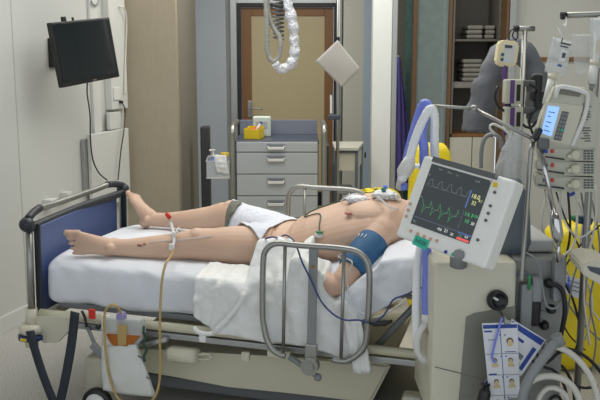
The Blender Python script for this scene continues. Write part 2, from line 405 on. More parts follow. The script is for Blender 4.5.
for si, (py, px0, px1, n) in enumerate(((39, 466, 483, 3), (39, 484, 497, 3), (75.5, 463, 484, 5))):
    base = at(475, py, Y1+.02).z if py != 75.5 else at(475, 82, Y1+.02).z
    g = ('folded linen in the left pile of the upper shelf', 'folded linen in the right pile of the upper shelf', 'folded linen in the single pile of the lower shelf')[si]
    for k in range(n):
        xa, xb = vx(px0), min(vx(px1), lx1-.02); hh = .038
        b = MB(); b.box(((xa+xb)/2+random.uniform(-.006, .006), Y1+.2, base+.001+hh*k+hh/2), (xb-xa-.01, .28, hh-.003), .014)
        single(b, 'folded_linen', 'linen', g.replace('folded linen', 'pale folded linen'), 'linen', g)
# ================================================================ THE BED (bed-local: x foot to head, y near to far, z up)
bed = thing('hospital_bed', 'white and steel hospital bed with blue footboard and tubular side rails, person lying on it', 'bed', X=BED)
def B(): return MB(BED)
# --- footboard
b = B(); b.box2((.012, .035, .44), (.034, .965, .845), .006); fb = part(b, 'footboard', 'blue_panel', bed)
b = B(); b.box2((.010, .022, .43), (.04, .036, .86), .004); b.box2((.010, .964, .43), (.04, .978, .86), .004); b.box2((.010, .03, .428), (.04, .97, .44), .003)
part(b, 'panel_edge', 'bumper', fb)
b = B(); b.tube([(.01, -.02, .845), (-.005, .25, .845), (-.01, .5, .847), (-.005, .75, .845), (.01, 1.02, .845)], .02, n=10)
b.ball((.0, -.015, .862), (.036, .034, .034)); b.ball((.0, 1.015, .862), (.036, .034, .034))
part(b, 'bumper_rail', 'bumper', fb)
b = B(); b.tube([(-.0, -.005, .885), (-.02, .12, .905), (-.03, .3, .90), (-.03, .7, .90), (-.02, .88, .905), (0, 1.005, .885)], .015, n=10)
part(b, 'push_handle', 'steel', fb)
for y, s_ in ((0, 1), (1, -1)):
    b = B(); b.tube([(0, y-s_*.01, .883), (-.012, y+s_*.06, .90), (-.022, y+s_*.14, .908)], .0185, n=10); part(b, 'handle_grip', 'bumper', fb)
for y in (0, 1):
    b = B(); b.cyl((.0, y, .44), (.0, y, .86), .0165); part(b, 'corner_post', 'steel', bed)
    s = -1 if y == 0 else 1
    b = B(); b.cyl((0, y, .40), (0, y, .475), .03, .026); b.lathe([(.02, .0), (.05, .004), (.056, .018), (.056, .034), (.046, .044), (.02, .046)], (0, y+s*.01, .36)); b.cyl((0, y+s*.01, .3), (0, y+s*.01, .362), .03, .036)
    cb = part(b, 'corner_buffer', 'cream', bed)
    b = B(); b.lathe([(.05, 0), (.058, .003), (.058, .022), (.05, .025)], (0, y+s*.01, .333)); part(b, 'buffer_ring', mat('navy_ring', (36, 52, 104), .4), cb)
    b = B(); b.box((-.004, y+s*.066, .346), (.03, .006, .014), .001); part(b, 'sticker', 'yellow_bin', cb)
# --- lower frame
for o_ in [q_ for q_ in bpy.data.objects if q_.parent in (bed, fb)] + [fb]:
    for v in (o_.data.vertices if o_.data else []): v.co.x -= .05*v.co.y
b = B()
for y in (.02, .98):
    b.tube([(.03, y, .45), (.12, y, .45), (2.0, y, .45), (2.10, y, .45)], .02, n=10, spline=False)
b.box2((.03, .03, .415), (.07, .97, .455), .008); b.box2((2.06, .03, .415), (2.10, .97, .455), .008)
part(b, 'side_frame', 'bedcream', bed)
b = B()
for y in (.028, .972): b.box2((.1, y-.012, .395), (2.05, y+.012, .422), .004)
part(b, 'lower_rail', 'alu', bed)
b = B(); b.prism([(.02, -.01, .44), (.2, -.01, .455), (.2, -.01, .40), (.13, -.01, .33), (.06, -.01, .32), (.02, -.01, .36)], (0, .03, 0)); part(b, 'corner_bracket', 'cream', bed)
b = B(); b.box2((.08, .09, .46), (1.13, .94, .488), .006); part(b, 'deck_panel', 'grey', bed)
# inclined back deck
def back(x, z0=.49): return z0 + max(0, x-1.13)*math.tan(R(16))
b = B(); b.loft([((1.135, .5, .475), .44, .015), ((1.3, .5, .51), .44, .012), ((1.98, .5, .86), .44, .012)], n=4, cap=True, smooth=False)
part(b, 'backrest_deck', 'grey', bed)
b = B(); b.box2((1.3, .1, .42), (1.34, .14, .52), .004); part(b, 'backrest_hinge', 'grey', bed)
for y in (.08, .92):
    b = B(); b.tube([(1.78, y, .72), (1.56, y, .44)], .014, spline=False); part(b, 'backrest_strut', 'grey', bed)
# --- chassis
b = B(); b.prism([(.30, .12, .19), (.34, .12, .29), (.55, .12, .30), (1.15, .12, .335), (1.62, .12, .355), (1.54, .12, .17), (.9, .12, .165)], (0, .74, 0)); bmesh.ops.bevel(b.bm, geom=b.bm.edges[:], offset=.012, segments=3, affect='EDGES'); part(b, 'base_cover', 'bedcream', bed)
b = B(); b.box2((.26, .17, .10), (1.72, .80, .16), .01); part(b, 'chassis', 'midgrey', bed)
for y in (.06, .90):
    b = B(); b.tube([(.34, y, .24), (.50, y, .345), (.64, y, .375)], .013, spline=False); part(b, 'lift_arm', 'bluegrey', bed)
b = B(); b.cyl((.50, .02, .34), (.66, .0, .40), .012); part(b, 'gas_strut', 'alu', bed)
b = B(); b.loft([((.66, .01, .33), .03, .03), ((.68, .01, .335), .042, .036), ((.78, .01, .335), .042, .036), ((.80, .01, .335), .03, .03)], n=12, up=(0, 0, 1)); b.tube([(.79, .01, .34), (.84, .01, .352), (.86, .01, .34), (.83, .01, .325), (.79, .01, .325)], .006)
part(b, 'motor_housing', 'cream', bed)
b = B(); b.box2((1.0, -.01, .345), (1.035, .012, .385), .004); part(b, 'bracket', 'cream', bed)
b = B(); b.box2((1.12, -.03, .385), (1.22, -.008, .415), .006); part(b, 'bracket', 'cream', bed)
b = B(); b.tube([(.26, .02, .42), (.30, -.01, .38), (.33, -.03, .345)], .009); b.box((.345, -.04, .33), (.07, .02, .035), .006, Matrix.Rotation(R(45), 3, 'Y')); part(b, 'release_lever', 'grey', bed)
b = B(); b.tube([(1.22, -.04, .40), (1.30, -.05, .36), (1.34, -.05, .335)], .012); b.ball((1.345, -.05, .33), .017); part(b, 'crank_lever', 'grey', bed)
for cx, cy in ((.33, .03), (.33, .90), (1.78, .03), (1.78, .90)):
    b = B(); b.loft([((cx+.06, cy+.01, .13), .03, .03), ((cx+.05, cy+.01, .22), .05, .04), ((cx+.06, cy+.01, .235), .045, .035)], n=14, up=(0, 1, 0)); b.box((cx-.055, cy+.06, .17), (.10, .08, .17), .02)
    cs = part(b, 'caster', 'cream', bed)
    b = B(); b.lathe([(.04, -.018), (.066, -.018), (.072, -.010), (.072, .010), (.066, .018), (.04, .018)], (cx, cy-.05, .072), (0, 1, 0), 28); part(b, 'tyre', 'black', cs)
    b = B(); b.lathe([(.01, -.028), (.046, -.026), (.05, -.019), (.05, .019), (.01, .02)], (cx, cy-.05, .072), (0, 1, 0), 28); part(b, 'hub_cap', 'white', cs)
# --- side rails
def side_rail(y, dx, dz, s):
    b = B(); z1 = .885+dz; z0 = .425
    b.tube([(1.205+dx, y, z0-.005), (1.16+dx, y, z0+.008), (1.128+dx, y, z0+.05), (1.112+dx, y, z0+.11), (1.105+dx, y, .60), (1.105+dx, y, z1-.09), (1.117+dx, y, z1-.03), (1.16+dx, y, z1), (1.25+dx, y, z1),
            (1.44+dx, y, z1), (1.505+dx, y, z1-.018), (1.535+dx, y, z1-.07), (1.54+dx, y, .7), (1.535+dx, y, z0+.11), (1.515+dx, y, z0+.05), (1.46+dx, y, z0+.005), (1.40+dx, y, z0+.003)], .0125, n=10, step=.012)
    r = part(b, 'side_rail', 'steel', bed)
    for x in (1.195, 1.435):
        b = B(); b.cyl((x+dx, y, z0+.005), (x+dx, y, z1-.002), .0075, n=10); part(b, 'rail_bar', 'steel', r)
    b = B(); b.box((1.312+dx, y, (z0+z1)/2), (.036, .012, z1-z0-.01), .003); cp = part(b, 'clamp_plate', 'grey', r)
    b = B(); b.cyl((1.312+dx, y+s*.01, z0-.03), (1.312+dx, y-s*.03, z0-.03), .036, n=20); b.cyl((1.312+dx, y-s*.005, z0-.03), (1.312+dx, y-s*.04, z0-.03), .02, n=16); b.box((1.312+dx, y-s*.001, z0+.02), (.05, .024, .08), .006)
    part(b, 'pivot_clamp', 'steel', r)
    b = B(); b.cyl((1.312+dx, y-s*.003, z1-.08), (1.312+dx, y-s*.0075-s*.002, z1-.08), .007); part(b, 'rivet', 'brass', r)
side_rail(-.088, .012, 0, 1); side_rail(1.03, -.20, .05, -1)
# head end
b = B(); b.box2((2.10, .04, .44), (2.125, .96, 1.0), .02); part(b, 'headboard', 'blue_panel', bed)
# --- mattress with its sheet
b = B(); G = []
NX, NP = 120, 56
for i in range(NX+1):
    x = .055 + 1.985*i/NX; e = min(i, NX-i)/NX*1.985; sh = 1-max(0, 1-e/.05)**2*.10
    row = []
    for j in range(NP):
        a = 2*PI*j/NP; ca, sa = math.cos(a), math.sin(a)
        py_ = abs(ca)**.32*(1 if ca > 0 else -1); pz_ = abs(sa)**.32*(1 if sa > 0 else -1)
        lift = max(0, x-1.13)*math.tan(R(16))
        y = .5+py_*.455*(sh*.3+.7); z = .590+pz_*.115*sh+lift+max(0, -pz_)*max(0, x-1.3)*.26
        q = Vector((x*1.5, y*2, z*3))
        k = noise.noise(Vector((x*5+z*6, y*4, z*5)))*.014 + noise.noise(Vector((x*14+z*24, y*14, z*8)))*.008
        if pz_ > .8: k *= .5
        row.append((x, y+py_*k, z+pz_*k))
    G.append(row+[row[0]])
b.grid(G); bmesh.ops.remove_doubles(b.bm, verts=b.bm.verts, dist=1e-5)
bmesh.ops.holes_fill(b.bm, edges=[e for e in b.bm.edges if e.is_boundary], sides=0)
mattress = single(b, 'mattress', 'sheet', 'thick mattress covered by a wrinkled white fitted sheet, lying on the bed', 'mattress', X=BED)
# --- pillow under the head
b = B(); G = []
for i in range(25):
    row = []
    for j in range(21):
        u = i/24*2-1; v = j/20*2-1
        t = (max(0, 1-abs(u)**3.2)*max(0, 1-abs(v)**3.2))**.5
        row.append((1.83+u*.2, .45+v*.33, .905+(u*.2)*.28+.065*t+nz((u*2, v*2, 1), 1.5, .01)))
    G.append(row)
b.grid(G)
b2 = [[(p[0], p[1], .89+(p[0]-1.83)*.28) if (i in (0, 24) or j in (0, 20)) else (p[0], p[1], .886+(p[0]-1.83)*.28+noise.noise(Vector(p)*4)*.004) for j, p in enumerate(r)] for i, r in enumerate(G)]
b.grid(b2); bmesh.ops.remove_doubles(b.bm, verts=b.bm.verts, dist=.012)
pillow = single(b, 'pillow', 'towel', 'white pillow under the head of the lying person', 'pillow', X=BED)
# ================================================================ THE PERSON
b = B()
U = (0, 0, 1)
# trunk
b.loft([((.93, .395, .765), .10, .05), ((.98, .398, .77), .165, .078), ((1.06, .40, .775), .192, .095), ((1.12, .40, .775), .20, .098), ((1.16, .40, .785), .212, .113), ((1.23, .40, .803), .232, .133), ((1.32, .40, .828), .252, .142), ((1.41, .40, .860), .262, .142),
        ((1.50, .40, .890), .262, .133), ((1.57, .405, .908), .235, .116), ((1.62, .41, .915), .15, .09), ((1.66, .415, .92), .075, .066)], n=36, up=U, capsmooth=True)
b.ball((1.475, .29, .955), (.11, .11, .06), 20, 12); b.ball((1.475, .51, .955), (.11, .11, .06), 20, 12)
# neck and head
b.loft([((1.56, .41, .915), .08, .065), ((1.66, .416, .958), .064, .06), ((1.74, .42, .998), .058, .056)], n=20, up=U)
b.X = BED @ Matrix.Translation((0, -.08, .085))
b.ball((1.835, .5, .945), (.105, .078, .092), 24, 16); b.ball((1.765, .5, .965), (.055, .058, .07), 20, 12); b.ball((1.72, .5, .975), (.028, .03, .03), 16, 10)
b.loft([((1.835, .5, 1.03), .010, .008), ((1.80, .5, 1.05), .013, .014), ((1.785, .5, 1.058), .017, .014), ((1.775, .5, 1.038), .014, .012)], n=12, up=U, capsmooth=True)
for s in (-1, 1):
    b.ball((1.845, .5+s*.032, 1.028), (.012, .017, .009), 12, 8); b.ball((1.845, .5+s*.08, .955), (.026, .012, .02), 12, 8)
    b.ball((1.868, .5+s*.032, 1.028), (.01, .026, .009), 12, 8)
b.ball((1.755, .5, 1.028), (.008, .025, .008), 12, 8); b.ball((1.742, .5, 1.026), (.008, .022, .008), 12, 8)
b.X = BED.copy()
# near arm, elbow out over the edge of the mattress, hand back on the hip
b.ball((1.545, .21, .898), (.07, .068, .068), 18, 12)
b.loft([((1.56, .25, .90), .062, .06), ((1.53, .185, .885), .066, .064), ((1.495, .115, .840), .060, .058), ((1.46, .055, .785), .053, .052), ((1.425, .012, .728), .045, .046), ((1.408, -.002, .70), .036, .038)], n=20, up=U, capsmooth=True)
b.loft([((1.44, .0, .712), .032, .034), ((1.39, .0, .705), .043, .043), ((1.33, .02, .725), .045, .043), ((1.26, .065, .762), .038, .036), ((1.19, .115, .795), .030, .026), ((1.155, .135, .806), .030, .022)], n=18, up=U, capsmooth=True)
def hand(w, dirv, sidev, thumbs, up=(0, 0, 1), curl=.35):
    w = Vector(w); d = Vector(dirv).normalized(); s = Vector(sidev).normalized(); u = d.cross(s)
    if u.z < 0: u = -u
    b.loft([(w-d*.01, .028, .020), (w+d*.03, .036, .018), (w+d*.07, .042, .015), (w+d*.09, .040, .012)], n=16, up=u, capsmooth=True)
    for i, (o, L) in enumerate(((-.031, .062), (-.0105, .075), (.0105, .08), (.031, .072))):
        p0 = w+d*.082+s*o*thumbs; p1 = p0+d*L*.42+u*.003; p2 = p1+(d*math.cos(curl)-u*math.sin(curl))*L*.33; p3 = p2+(d*math.cos(curl*2)-u*math.sin(curl*2))*L*.28
        b.loft([(p0-d*.02, .010, .009), (p0, .0095, .009), (p1, .0088, .0085), (p2, .0080, .0075), (p3, .0062, .006)], n=10, up=u, capsmooth=True); b.ball(p3, .0065, 8, 6)
    t0 = w+d*.015+s*.02*thumbs; t1 = w+d*.055+s*.052*thumbs-u*.004; t2 = t1+d*.032+s*.008*thumbs-u*.004
    b.loft([(t0, .014, .012), (t1, .011, .010), (t2, .0085, .008)], n=10, up=u, capsmooth=True); b.ball(t2, .0088, 8, 6)
hand((1.165, .132, .806), (-.97, .17, .12), (.17, .97, 0), 1)
# far arm along the side
b.loft([((1.555, .575, .895), .06, .058), ((1.50, .65, .865), .06, .058), ((1.42, .70, .825), .052, .052), ((1.34, .735, .785), .045, .045), ((1.29, .735, .77), .040, .040), ((1.22, .72, .765), .040, .038), ((1.12, .69, .765), .030, .026), ((1.08, .675, .768), .028, .02)], n=18, up=U, capsmooth=True)
hand((1.09, .677, .776), (-.95, -.2, .05), (-.2, .95, 0), -1)
# near leg
HN = [((1.04, .30, .775), .10, .09), ((.96, .29, .775), .102, .092), ((.86, .28, .772), .094, .088), ((.77, .268, .768), .078, .078), ((.705, .258, .77), .066, .073), ((.66, .25, .766), .060, .068), ((.60, .238, .754), .058, .062), ((.54, .222, .75), .057, .058), ((.46, .205, .746), .047, .050), ((.39, .187, .744), .039, .041), ((.33, .172, .744), .035, .038), ((.295, .163, .744), .036, .040)]
b.loft(HN, n=24, up=U, capsmooth=True); b.ball((.70, .25, .812), (.045, .045, .034), 16, 10); b.ball((.325, .135, .748), .021, 12, 8)
# near foot rolled outwards, top of the foot to the viewer, toes stacked one above the other
b.ball((.315, .200, .742), (.044, .03, .040), 16, 10)
b.loft([((.31, .165, .746), .036, .040), ((.26, .152, .752), .033, .043), ((.215, .142, .757), .026, .049), ((.18, .136, .759), .021, .055), ((.158, .132, .760), .016, .054)], n=20, up=U, capsmooth=True)
for k in range(5):
    z = .806-.0228*k+(-.001 if k else 0); L = (.048, .046, .042, .038, .032)[k]; r = (.0155, .0086, .0084, .0082, .0082)[k]
    x0 = .156+.005*k; y0 = .128-.004*k if k == 0 else .128
    b.loft([((x0+.02, .133, z), r, r*1.05), ((x0-L*.3, y0-.004, z+.001), r*.92, r*.92), ((x0-L*.55, y0-.008, z), r*1.04, r*1.06), ((x0-L*.9, y0-.008, z-.001), r*.8, r*.8)], n=12, up=U, capsmooth=True); b.ball((x0-L*.85, y0-.008, z), r*.95, 10, 8)
# far leg and upright foot
HF = [((1.04, .50, .775), .10, .088), ((.95, .55, .785), .10, .09), ((.86, .62, .79), .092, .084), ((.76, .69, .80), .076, .076), ((.69, .73, .81), .066, .074), ((.64, .745, .808), .061, .068), ((.57, .755, .79), .058, .060), ((.49, .76, .775), .054, .055), ((.40, .765, .765), .044, .045), ((.31, .77, .757), .036, .037), ((.25, .77, .755), .035, .037), ((.215, .77, .757), .036, .040)]
b.loft(HF, n=24, up=U, capsmooth=True); b.ball((.69, .735, .862), (.045, .045, .03), 16, 10); b.ball((.225, .735, .76), .019, 12, 8)
b.ball((.20, .77, .742), (.036, .032, .036), 16, 10)
b.loft([((.225, .77, .765), .035, .045), ((.195, .77, .79), .036, .038), ((.168, .768, .823), .042, .028), ((.148, .766, .851), .046, .02), ((.138, .765, .866), .044, .016)], n=20, up=(1, 0, .3), capsmooth=True)
for k in range(5):
    y = .728+.0185*k; L = (.045, .038, .034, .03, .025)[k]; r = (.0145, .0096, .0092, .009, .0088)[k]
    p0 = Vector((.141+.004*k, y, .862-.003*k)); d = Vector((-.45, 0, .89))
    b.loft([(p0-d*.015, r, r), (p0+d*L*.5, r*.95, r*.95), (p0+d*L*.85, r*1.02, r*1.0)], n=12, up=(1, 0, .3), capsmooth=True); b.ball(p0+d*L*.85, r*1.0, 10, 8)
person = thing('person', 'bare-chested person lying on the back on the bed, legs apart, eyes closed', 'person', X=BED)
body = part(b, 'body', 'skin', person)
baked(body, ('REMESH', dict(mode='VOXEL', voxel_size=.0042, use_smooth_shade=True)), ('SMOOTH', dict(factor=.5, iterations=3)))
# hair
b = B(); G = []
for i in range(15):
    row = []
    for j in range(25):
        th = PI*i/14; ph = 2*PI*j/24
        d = Vector((math.cos(th), math.sin(th)*math.cos(ph), math.sin(th)*math.sin(ph)))
        lim = 1.03+nz(d*3, 3, .03)
        p = Vector((1.84+d.x*.107*lim, .42+d.y*.082*lim, .943+.085+d.z*.094*lim))
        if d.z > .35: p.x = max(p.x, 1.885+.02*abs(d.y))
        elif d.z > -.2: p.x = max(p.x, 1.86)
        row.append(p)
    G.append(row)
b.grid(G[:10]); bmesh.ops.remove_doubles(b.bm, verts=b.bm.verts, dist=.0005)
bmesh.ops.holes_fill(b.bm, edges=[e for e in b.bm.edges if e.is_boundary], sides=0); part(b, 'hair', 'hair', person)
# nipple and toenails
b = B(); mat_a = mat('areola', (176, 116, 104), .6); part(b, 'navel', mat_a, person) if False else None
bpy.context.view_layer.update()
b = MB(BED); b.ball((.455, .164, .764), (.016, .006, .007)); b.ball((.478, .166, .772), (.008, .005, .005)); part(b, 'shin_scab', mat('scab', (150, 92, 80), .6), person)
# height fields over body and mattress (bed-local)
def bvh_of(o):
    bm = bmesh.new(); bm.from_mesh(o.data); t = BVHTree.FromBMesh(bm); bm.free(); return t
TREES = [bvh_of(body), bvh_of(mattress)]
for py_ in (.205, .585):
    h_ = TREES[0].ray_cast(Vector((1.415, py_, 1.6)), Vector((0, 0, -1)))[0]
    if py_ < .3: h_ = Vector((1.400, .205, h_.z))
    b = MB(BED); b.ball((h_.x, h_.y, h_.z-.002), (.018, .015, .007)); part(b, 'nipple', mat_a if py_ < .3 else bpy.data.materials['areola'], person)

def top(x, y, only=None):
    z = .4
    for t in (TREES if only is None else [TREES[only]]):
        h = t.ray_cast(Vector((x, y, 1.6)), Vector((0, 0, -1)))
        if h[0] is not None: z = max(z, h[0].z)
    return z
def drape(corners, nu, nv, off, blur, wrinkle=.004, wf=9, maxf=1, zmin=None):
    """grid over the four bed-local corners laid on what is below"""
    a, b_, c, d = [Vector((p[0], p[1], 0)) for p in corners]
    XY = [[(a.lerp(b_, i/nu)).lerp(d.lerp(c, i/nu), j/nv) for j in range(nv+1)] for i in range(nu+1)]
    Z = [[top(p.x, p.y) if p.y > .035 or True else 0 for p in r] for r in XY]
    for _ in range(maxf):
        Z = [[max(Z[x][y] for x in range(max(0, i-1), min(nu, i+1)+1) for y in range(max(0, j-1), min(nv, j+1)+1)) for j in range(nv+1)] for i in range(nu+1)]
    Z0 = [r[:] for r in Z]
    for _ in range(blur):
        Z = [[sum(Z[x][y] for x, y in ((max(0, i-1), j), (min(nu, i+1), j), (i, max(0, j-1)), (i, min(nv, j+1))))/4 for j in range(nv+1)] for i in range(nu+1)]
        Z = [[max(Z[i][j], Z0[i][j]-.0) for j in range(nv+1)] for i in range(nu+1)]
    return [[Vector((XY[i][j].x, XY[i][j].y, Z[i][j]+off+abs(noise.noise(Vector((XY[i][j].x*wf, XY[i][j].y*wf, 2))))*wrinkle*2)) for j in range(nv+1)] for i in range(nu+1)]
# --- towel over the loins
def q(px, py, z): v = bl(px, py, 2, z); return (v.x, v.y)
G = drape([(.70, .73), (.70, .50), (1.02, .175), (1.155, .17), (1.12, .66)][:3]+[(1.12, .66)], 46, 46, .007, 6, .006, 14)
G2 = []
b = B(); b.solid([[Vector(p) for p in r] for r in G], .004)
towel = single(b, 'towel', 'towel', 'white cotton cloth laid over the hips and thighs of the lying person', 'cloth', X=BED)
baked(towel, ('SMOOTH', dict(factor=.5, iterations=2)))
# grey patch at its foot end
P = [(.695, .61), (.71, .70), (.765, .69), (.75, .60)]
G = drape(P, 10, 10, .018, 4, 0)
b = B(); b.solid(G, .003); single(b, 'gauze_pad', mat('grey_green_pad', (112, 114, 100), .8, bump=.4, bscale=80), 'grey green dressing pad lying on the far thigh at the end of the white cloth', 'dressing', X=BED)
# --- rumpled drape along the near side, hanging over the edge
def near_drape(x0, x1, n, y0f, zcap, zendf, name, m, label, cat, seed=0, amp=.02, pleat=26):
    G = []
    for i in range(n+1):
        x = lerp(x0, x1, i/n); y0 = y0f(x); ze = zendf(x); row = []
        ya = -.022
        ntop = 22
        prof = []
        for j in range(ntop+1):
            y = lerp(y0, ya, j/ntop)
            prof.append([y, top(x, max(y, .06)) if (y > .03 or 1.36 < x) else top(x, max(y, .06))-.0])
        # monotone: cloth bridges dips on the way out
        for j in range(ntop-1, -1, -1): pass
        zs = [p[1] for p in prof]
        # upper convex hull towards the edge
        pts = [(-p[0], p[1]) for p in prof] + [(-ya+.001, zs[-1]-.06)]
        hull = []
        for p in pts:
            while len(hull) >= 2 and (hull[-1][0]-hull[-2][0])*(p[1]-hull[-2][1])-(hull[-1][1]-hull[-2][1])*(p[0]-hull[-2][0]) >= 0: hull.pop()
            hull.append(p)
        for j in range(ntop+1):
            X_ = -prof[j][0]
            for (xa, za), (xb, zb) in zip(hull, hull[1:]):
                if xa <= X_ <= xb and xb > xa: zh = lerp(za, zb, (X_-xa)/(xb-xa)); break
            else: zh = zs[j]
            row.append([x, prof[j][0], min(zcap(x), max(zh, zs[j])+.016)])
        z1 = row[-1][2]
        for j in range(1, 27):
            t = j/26; row.append([x, ya-.012*math.sin(min(1, t*3)*PI/2), lerp(z1-.006, ze, t)])
        out = []
        for j, p in enumerate(row):
            d = max(0, (j-ntop*.55)/(len(row)-ntop*.55))
            w = math.sin(x*pleat+noise.noise(Vector((x*5, p[2]*5, seed)))*7)*.5+noise.noise(Vector((x*9, p[2]*7+j*.03, seed+3)))
            w2 = noise.noise(Vector((x*22, p[2]*20, seed+9)))
            fo = (1-abs(noise.noise(Vector((x*5+p[2]*3, p[2]*6-x*2, seed+4))))*2.2)
            w += max(0, fo)**2*1.5
            out.append(Vector((p[0]+noise.noise(Vector((p[2]*6, 1, seed)))*.02*d, max(p[1]-(abs(w)*amp+abs(w2)*.006)*min(1, d*3), min(p[1], -.034)-.034*math.tanh((abs(w)*amp+abs(w2)*.006)*26)) if p[1] < 0 else p[1]-(abs(w)*amp+abs(w2)*.006)*min(1, d*3), p[2]+(abs(w2)*.008+abs(w)*.006)*(1-min(1, d*3)))))
        G.append(out)
    b = B(); b.solid(G, .0025)
    o = single(b, name, m, label, cat, X=BED); baked(o, ('SMOOTH', dict(factor=.5, iterations=2))); return o
near_drape(.80, 1.50, 130,
           lambda x: interp(x, [(.8, .15), (.90, .145), (1.00, .13), (1.06, .15), (1.14, .18), (1.26, .168), (1.34, .11), (1.40, .04), (1.6, .04)]),
           lambda x: interp(x, [(.8, 9), (1.345, 9), (1.346, .84), (1.37, .68), (1.395, .655), (1.7, .66)]),
           lambda x: interp(x, [(.8, .53), (.9, .47), (1.1, .455), (1.3, .45), (1.44, .42), (1.5, .47)]),
           'drape', 'drape', 'thin white rumpled drape hanging over the near edge of the bed behind the rail', 'drape', 0)
near_drape(1.41, 1.98, 80,
           lambda x: interp(x, [(1.41, .065), (1.50, .065), (1.56, .10), (1.65, .24), (1.7, .26), (2, .26)]),
           lambda x: interp(x, [(1.41, .66), (1.50, .75), (1.58, .81), (1.62, 9), (2, 9)]),
           lambda x: interp(x, [(1.41, .50), (1.5, .57), (1.76, .76), (2, .86)]),
           'bed_sheet', 'sheet', 'white sheet tucked under the shoulder and hanging at the head end of the bed', 'sheet', 5, .008, 18)
# ================================================================ THINGS ROUND THE ROOM
# --- television on the left wall
TL, TR_, BR_, BL_ = at(48.5, 22, 4.95), at(110.5, 17.5, 5.45), at(115.5, 76, 5.42), at(55, 89, 4.92)
ux = ((TR_-TL)+(BR_-BL_)).normalized(); uy = ((TL-BL_)+(TR_-BR_)).normalized()
TX = frame((TL+TR_+BR_+BL_)/4, ux, uy); tw = (TR_-TL).length*.95; TX.translation.x += .02; th_ = ((TL-BL_).length+(TR_-BR_).length)/2
tv = thing('television', 'black flat television on a swivel arm, tilted, on the left wall', 'television', (TX.to_translation()))
b = MB(TX); b.box((0, 0, -.018), (tw, th_, .036), .006); b.box((0, 0, -.045), (tw*.6, th_*.6, .03), .012); part(b, 'casing', 'black', tv)
b = MB(TX); b.box((0, .008, .0012), (tw-.024, th_-.04, .002), .0005); part(b, 'screen', 'black_gloss', tv)
b = MB(TX); b.box((.02, -th_/2+.010, .002), (.03, .006, .002), .0005); part(b, 'logo_strip', 'grey', tv)
b = MB(TX); b.box((-.12, th_/2+.014, -.03), (.03, .028, .02), .004); part(b, 'bracket_knob', 'black', tv)
b = MB(TX); b.box((-.04, th_/2+.010, -.03), (.012, .020, .012), .003); part(b, 'bracket_knob', 'black', tv)
wp = wl(.86, TX.to_translation().z, 0); c0 = TX @ Vector((-tw*.1, 0, -.06))
b = MB(); wq = wl(.60, c0.z, .012); wallbox(.52, .68, c0.z-.09, c0.z+.09, .001, .02, .003, b); b.cyl(wq, wq+NW*.08, .022); e_ = wq+NW*.075; b.cyl(e_, c0, .018); b.cyl(c0-Vector((0, 0, .06)), c0+Vector((0, 0, .06)), .022)
part(b, 'wall_arm', 'black', tv)
# --- leads hanging on the left wall
pw = lambda px, py, off=.02: (lambda a, n, p: a+(p-a)*((W0-a).dot(n)+off)/((p-a).dot(n)))(Vector((0, 0, ZC)), NW, at(px, py, 5))
pts = [TX @ Vector((.02, -th_/2+.02, -.05)), at(87, 92, 5.3), pw(90, 115, .09), pw(90.5, 140, .09), pw(93, 160, .09), pw(99, 173, .09), pw(107, 180, .09)]
b = MB(); b.tube(pts, .005, n=6, step=.03); single(b, 'power_lead', 'black', 'thin black lead hanging in a curve from under the television', 'cable')
pts = [pw(121, 102, .058), pw(124, 106, .07), pw(125, 113, .06), pw(124, 130, .09), pw(121, 150, .09), pw(119, 170, .09), pw(118, 180, .09)]
b = MB(); b.tube(pts, .0048, n=6, step=.03); ball = pts[0]; b.box(ball, (.03, .03, .02), .004); single(b, 'bed_lead', 'black', 'thin dark lead plugged into the socket column and hanging behind the footboard', 'cable')
pts = [pw(119, 7, .058), pw(124, 8, .075), pw(126.5, 20, .07), pw(126, 45, .06), pw(125, 70, .06), pw(124.5, 95, .06)]
b = MB(); b.tube(pts, .006, n=6, step=.03); single(b, 'white_lead', 'white_cable', 'white cable looping down beside the white trunking at the wall corner', 'cable')
b = MB(); b.tube([pw(91, 0, .02), pw(92.5, 4, .03), pw(96, 5.5, .03), pw(98.5, 2, .03), pw(98.5, -3, .02)], .006, n=6, step=.02); single(b, 'wall_lead', 'grey', 'short grey cable loop on the wall above the television', 'cable')
# socket column
def wplate(px0, py0, px1, py1, off0, off1, name, m, label, cat, bev=.004):
    a = pw(px0, (py0+py1)/2, off1); c = pw(px1, (py0+py1)/2, off1); z0 = pw((px0+px1)/2, py1, off1).z; z1 = pw((px0+px1)/2, py0, off1).z
    ta, tc = (a-W0).dot(D), (c-W0).dot(D)
    return wallbox(ta, tc, z0, z1, off0, off1, bev)
b = wplate(114, 87, 121, 100, .0505, .058, 0, 0, 0, 0)
so = single(b, 'wall_socket', 'white', 'upper white socket on the trunking column with a dark plug beside it', 'socket')
b = wplate(110, 112, 121, 129, .021, .05, 0, 0, 0, 0); so = single(b, 'wall_box', 'trim', 'white box at the bottom of the trunking column', 'box')
# leaning board and rail parts behind the footboard
b = wplate(92, 131, 130, 205, .03, .06, 0, 0, 0, 0, .006); single(b, 'bumper_board', 'trim', 'white board standing on edge along the left wall behind the footboard', 'board')
b = wplate(85, 139, 89.5, 190, .001, .03, 0, 0, 0, 0); sk = single(b, 'equipment_rail', 'alu', 'short upright metal rail on the left wall beside the white board', 'rail')
b = wplate(51, 199, 58, 206, .001, .06, 0, 0, 0, 0); single(b, 'wall_clip', 'trim', 'small white clip box on the wall just above the footboard handle, left one', 'clip')
b = wplate(68, 192, 73, 199, .001, .06, 0, 0, 0, 0); single(b, 'wall_clip', 'trim', 'small white clip box on the wall just above the footboard handle, right one', 'clip')
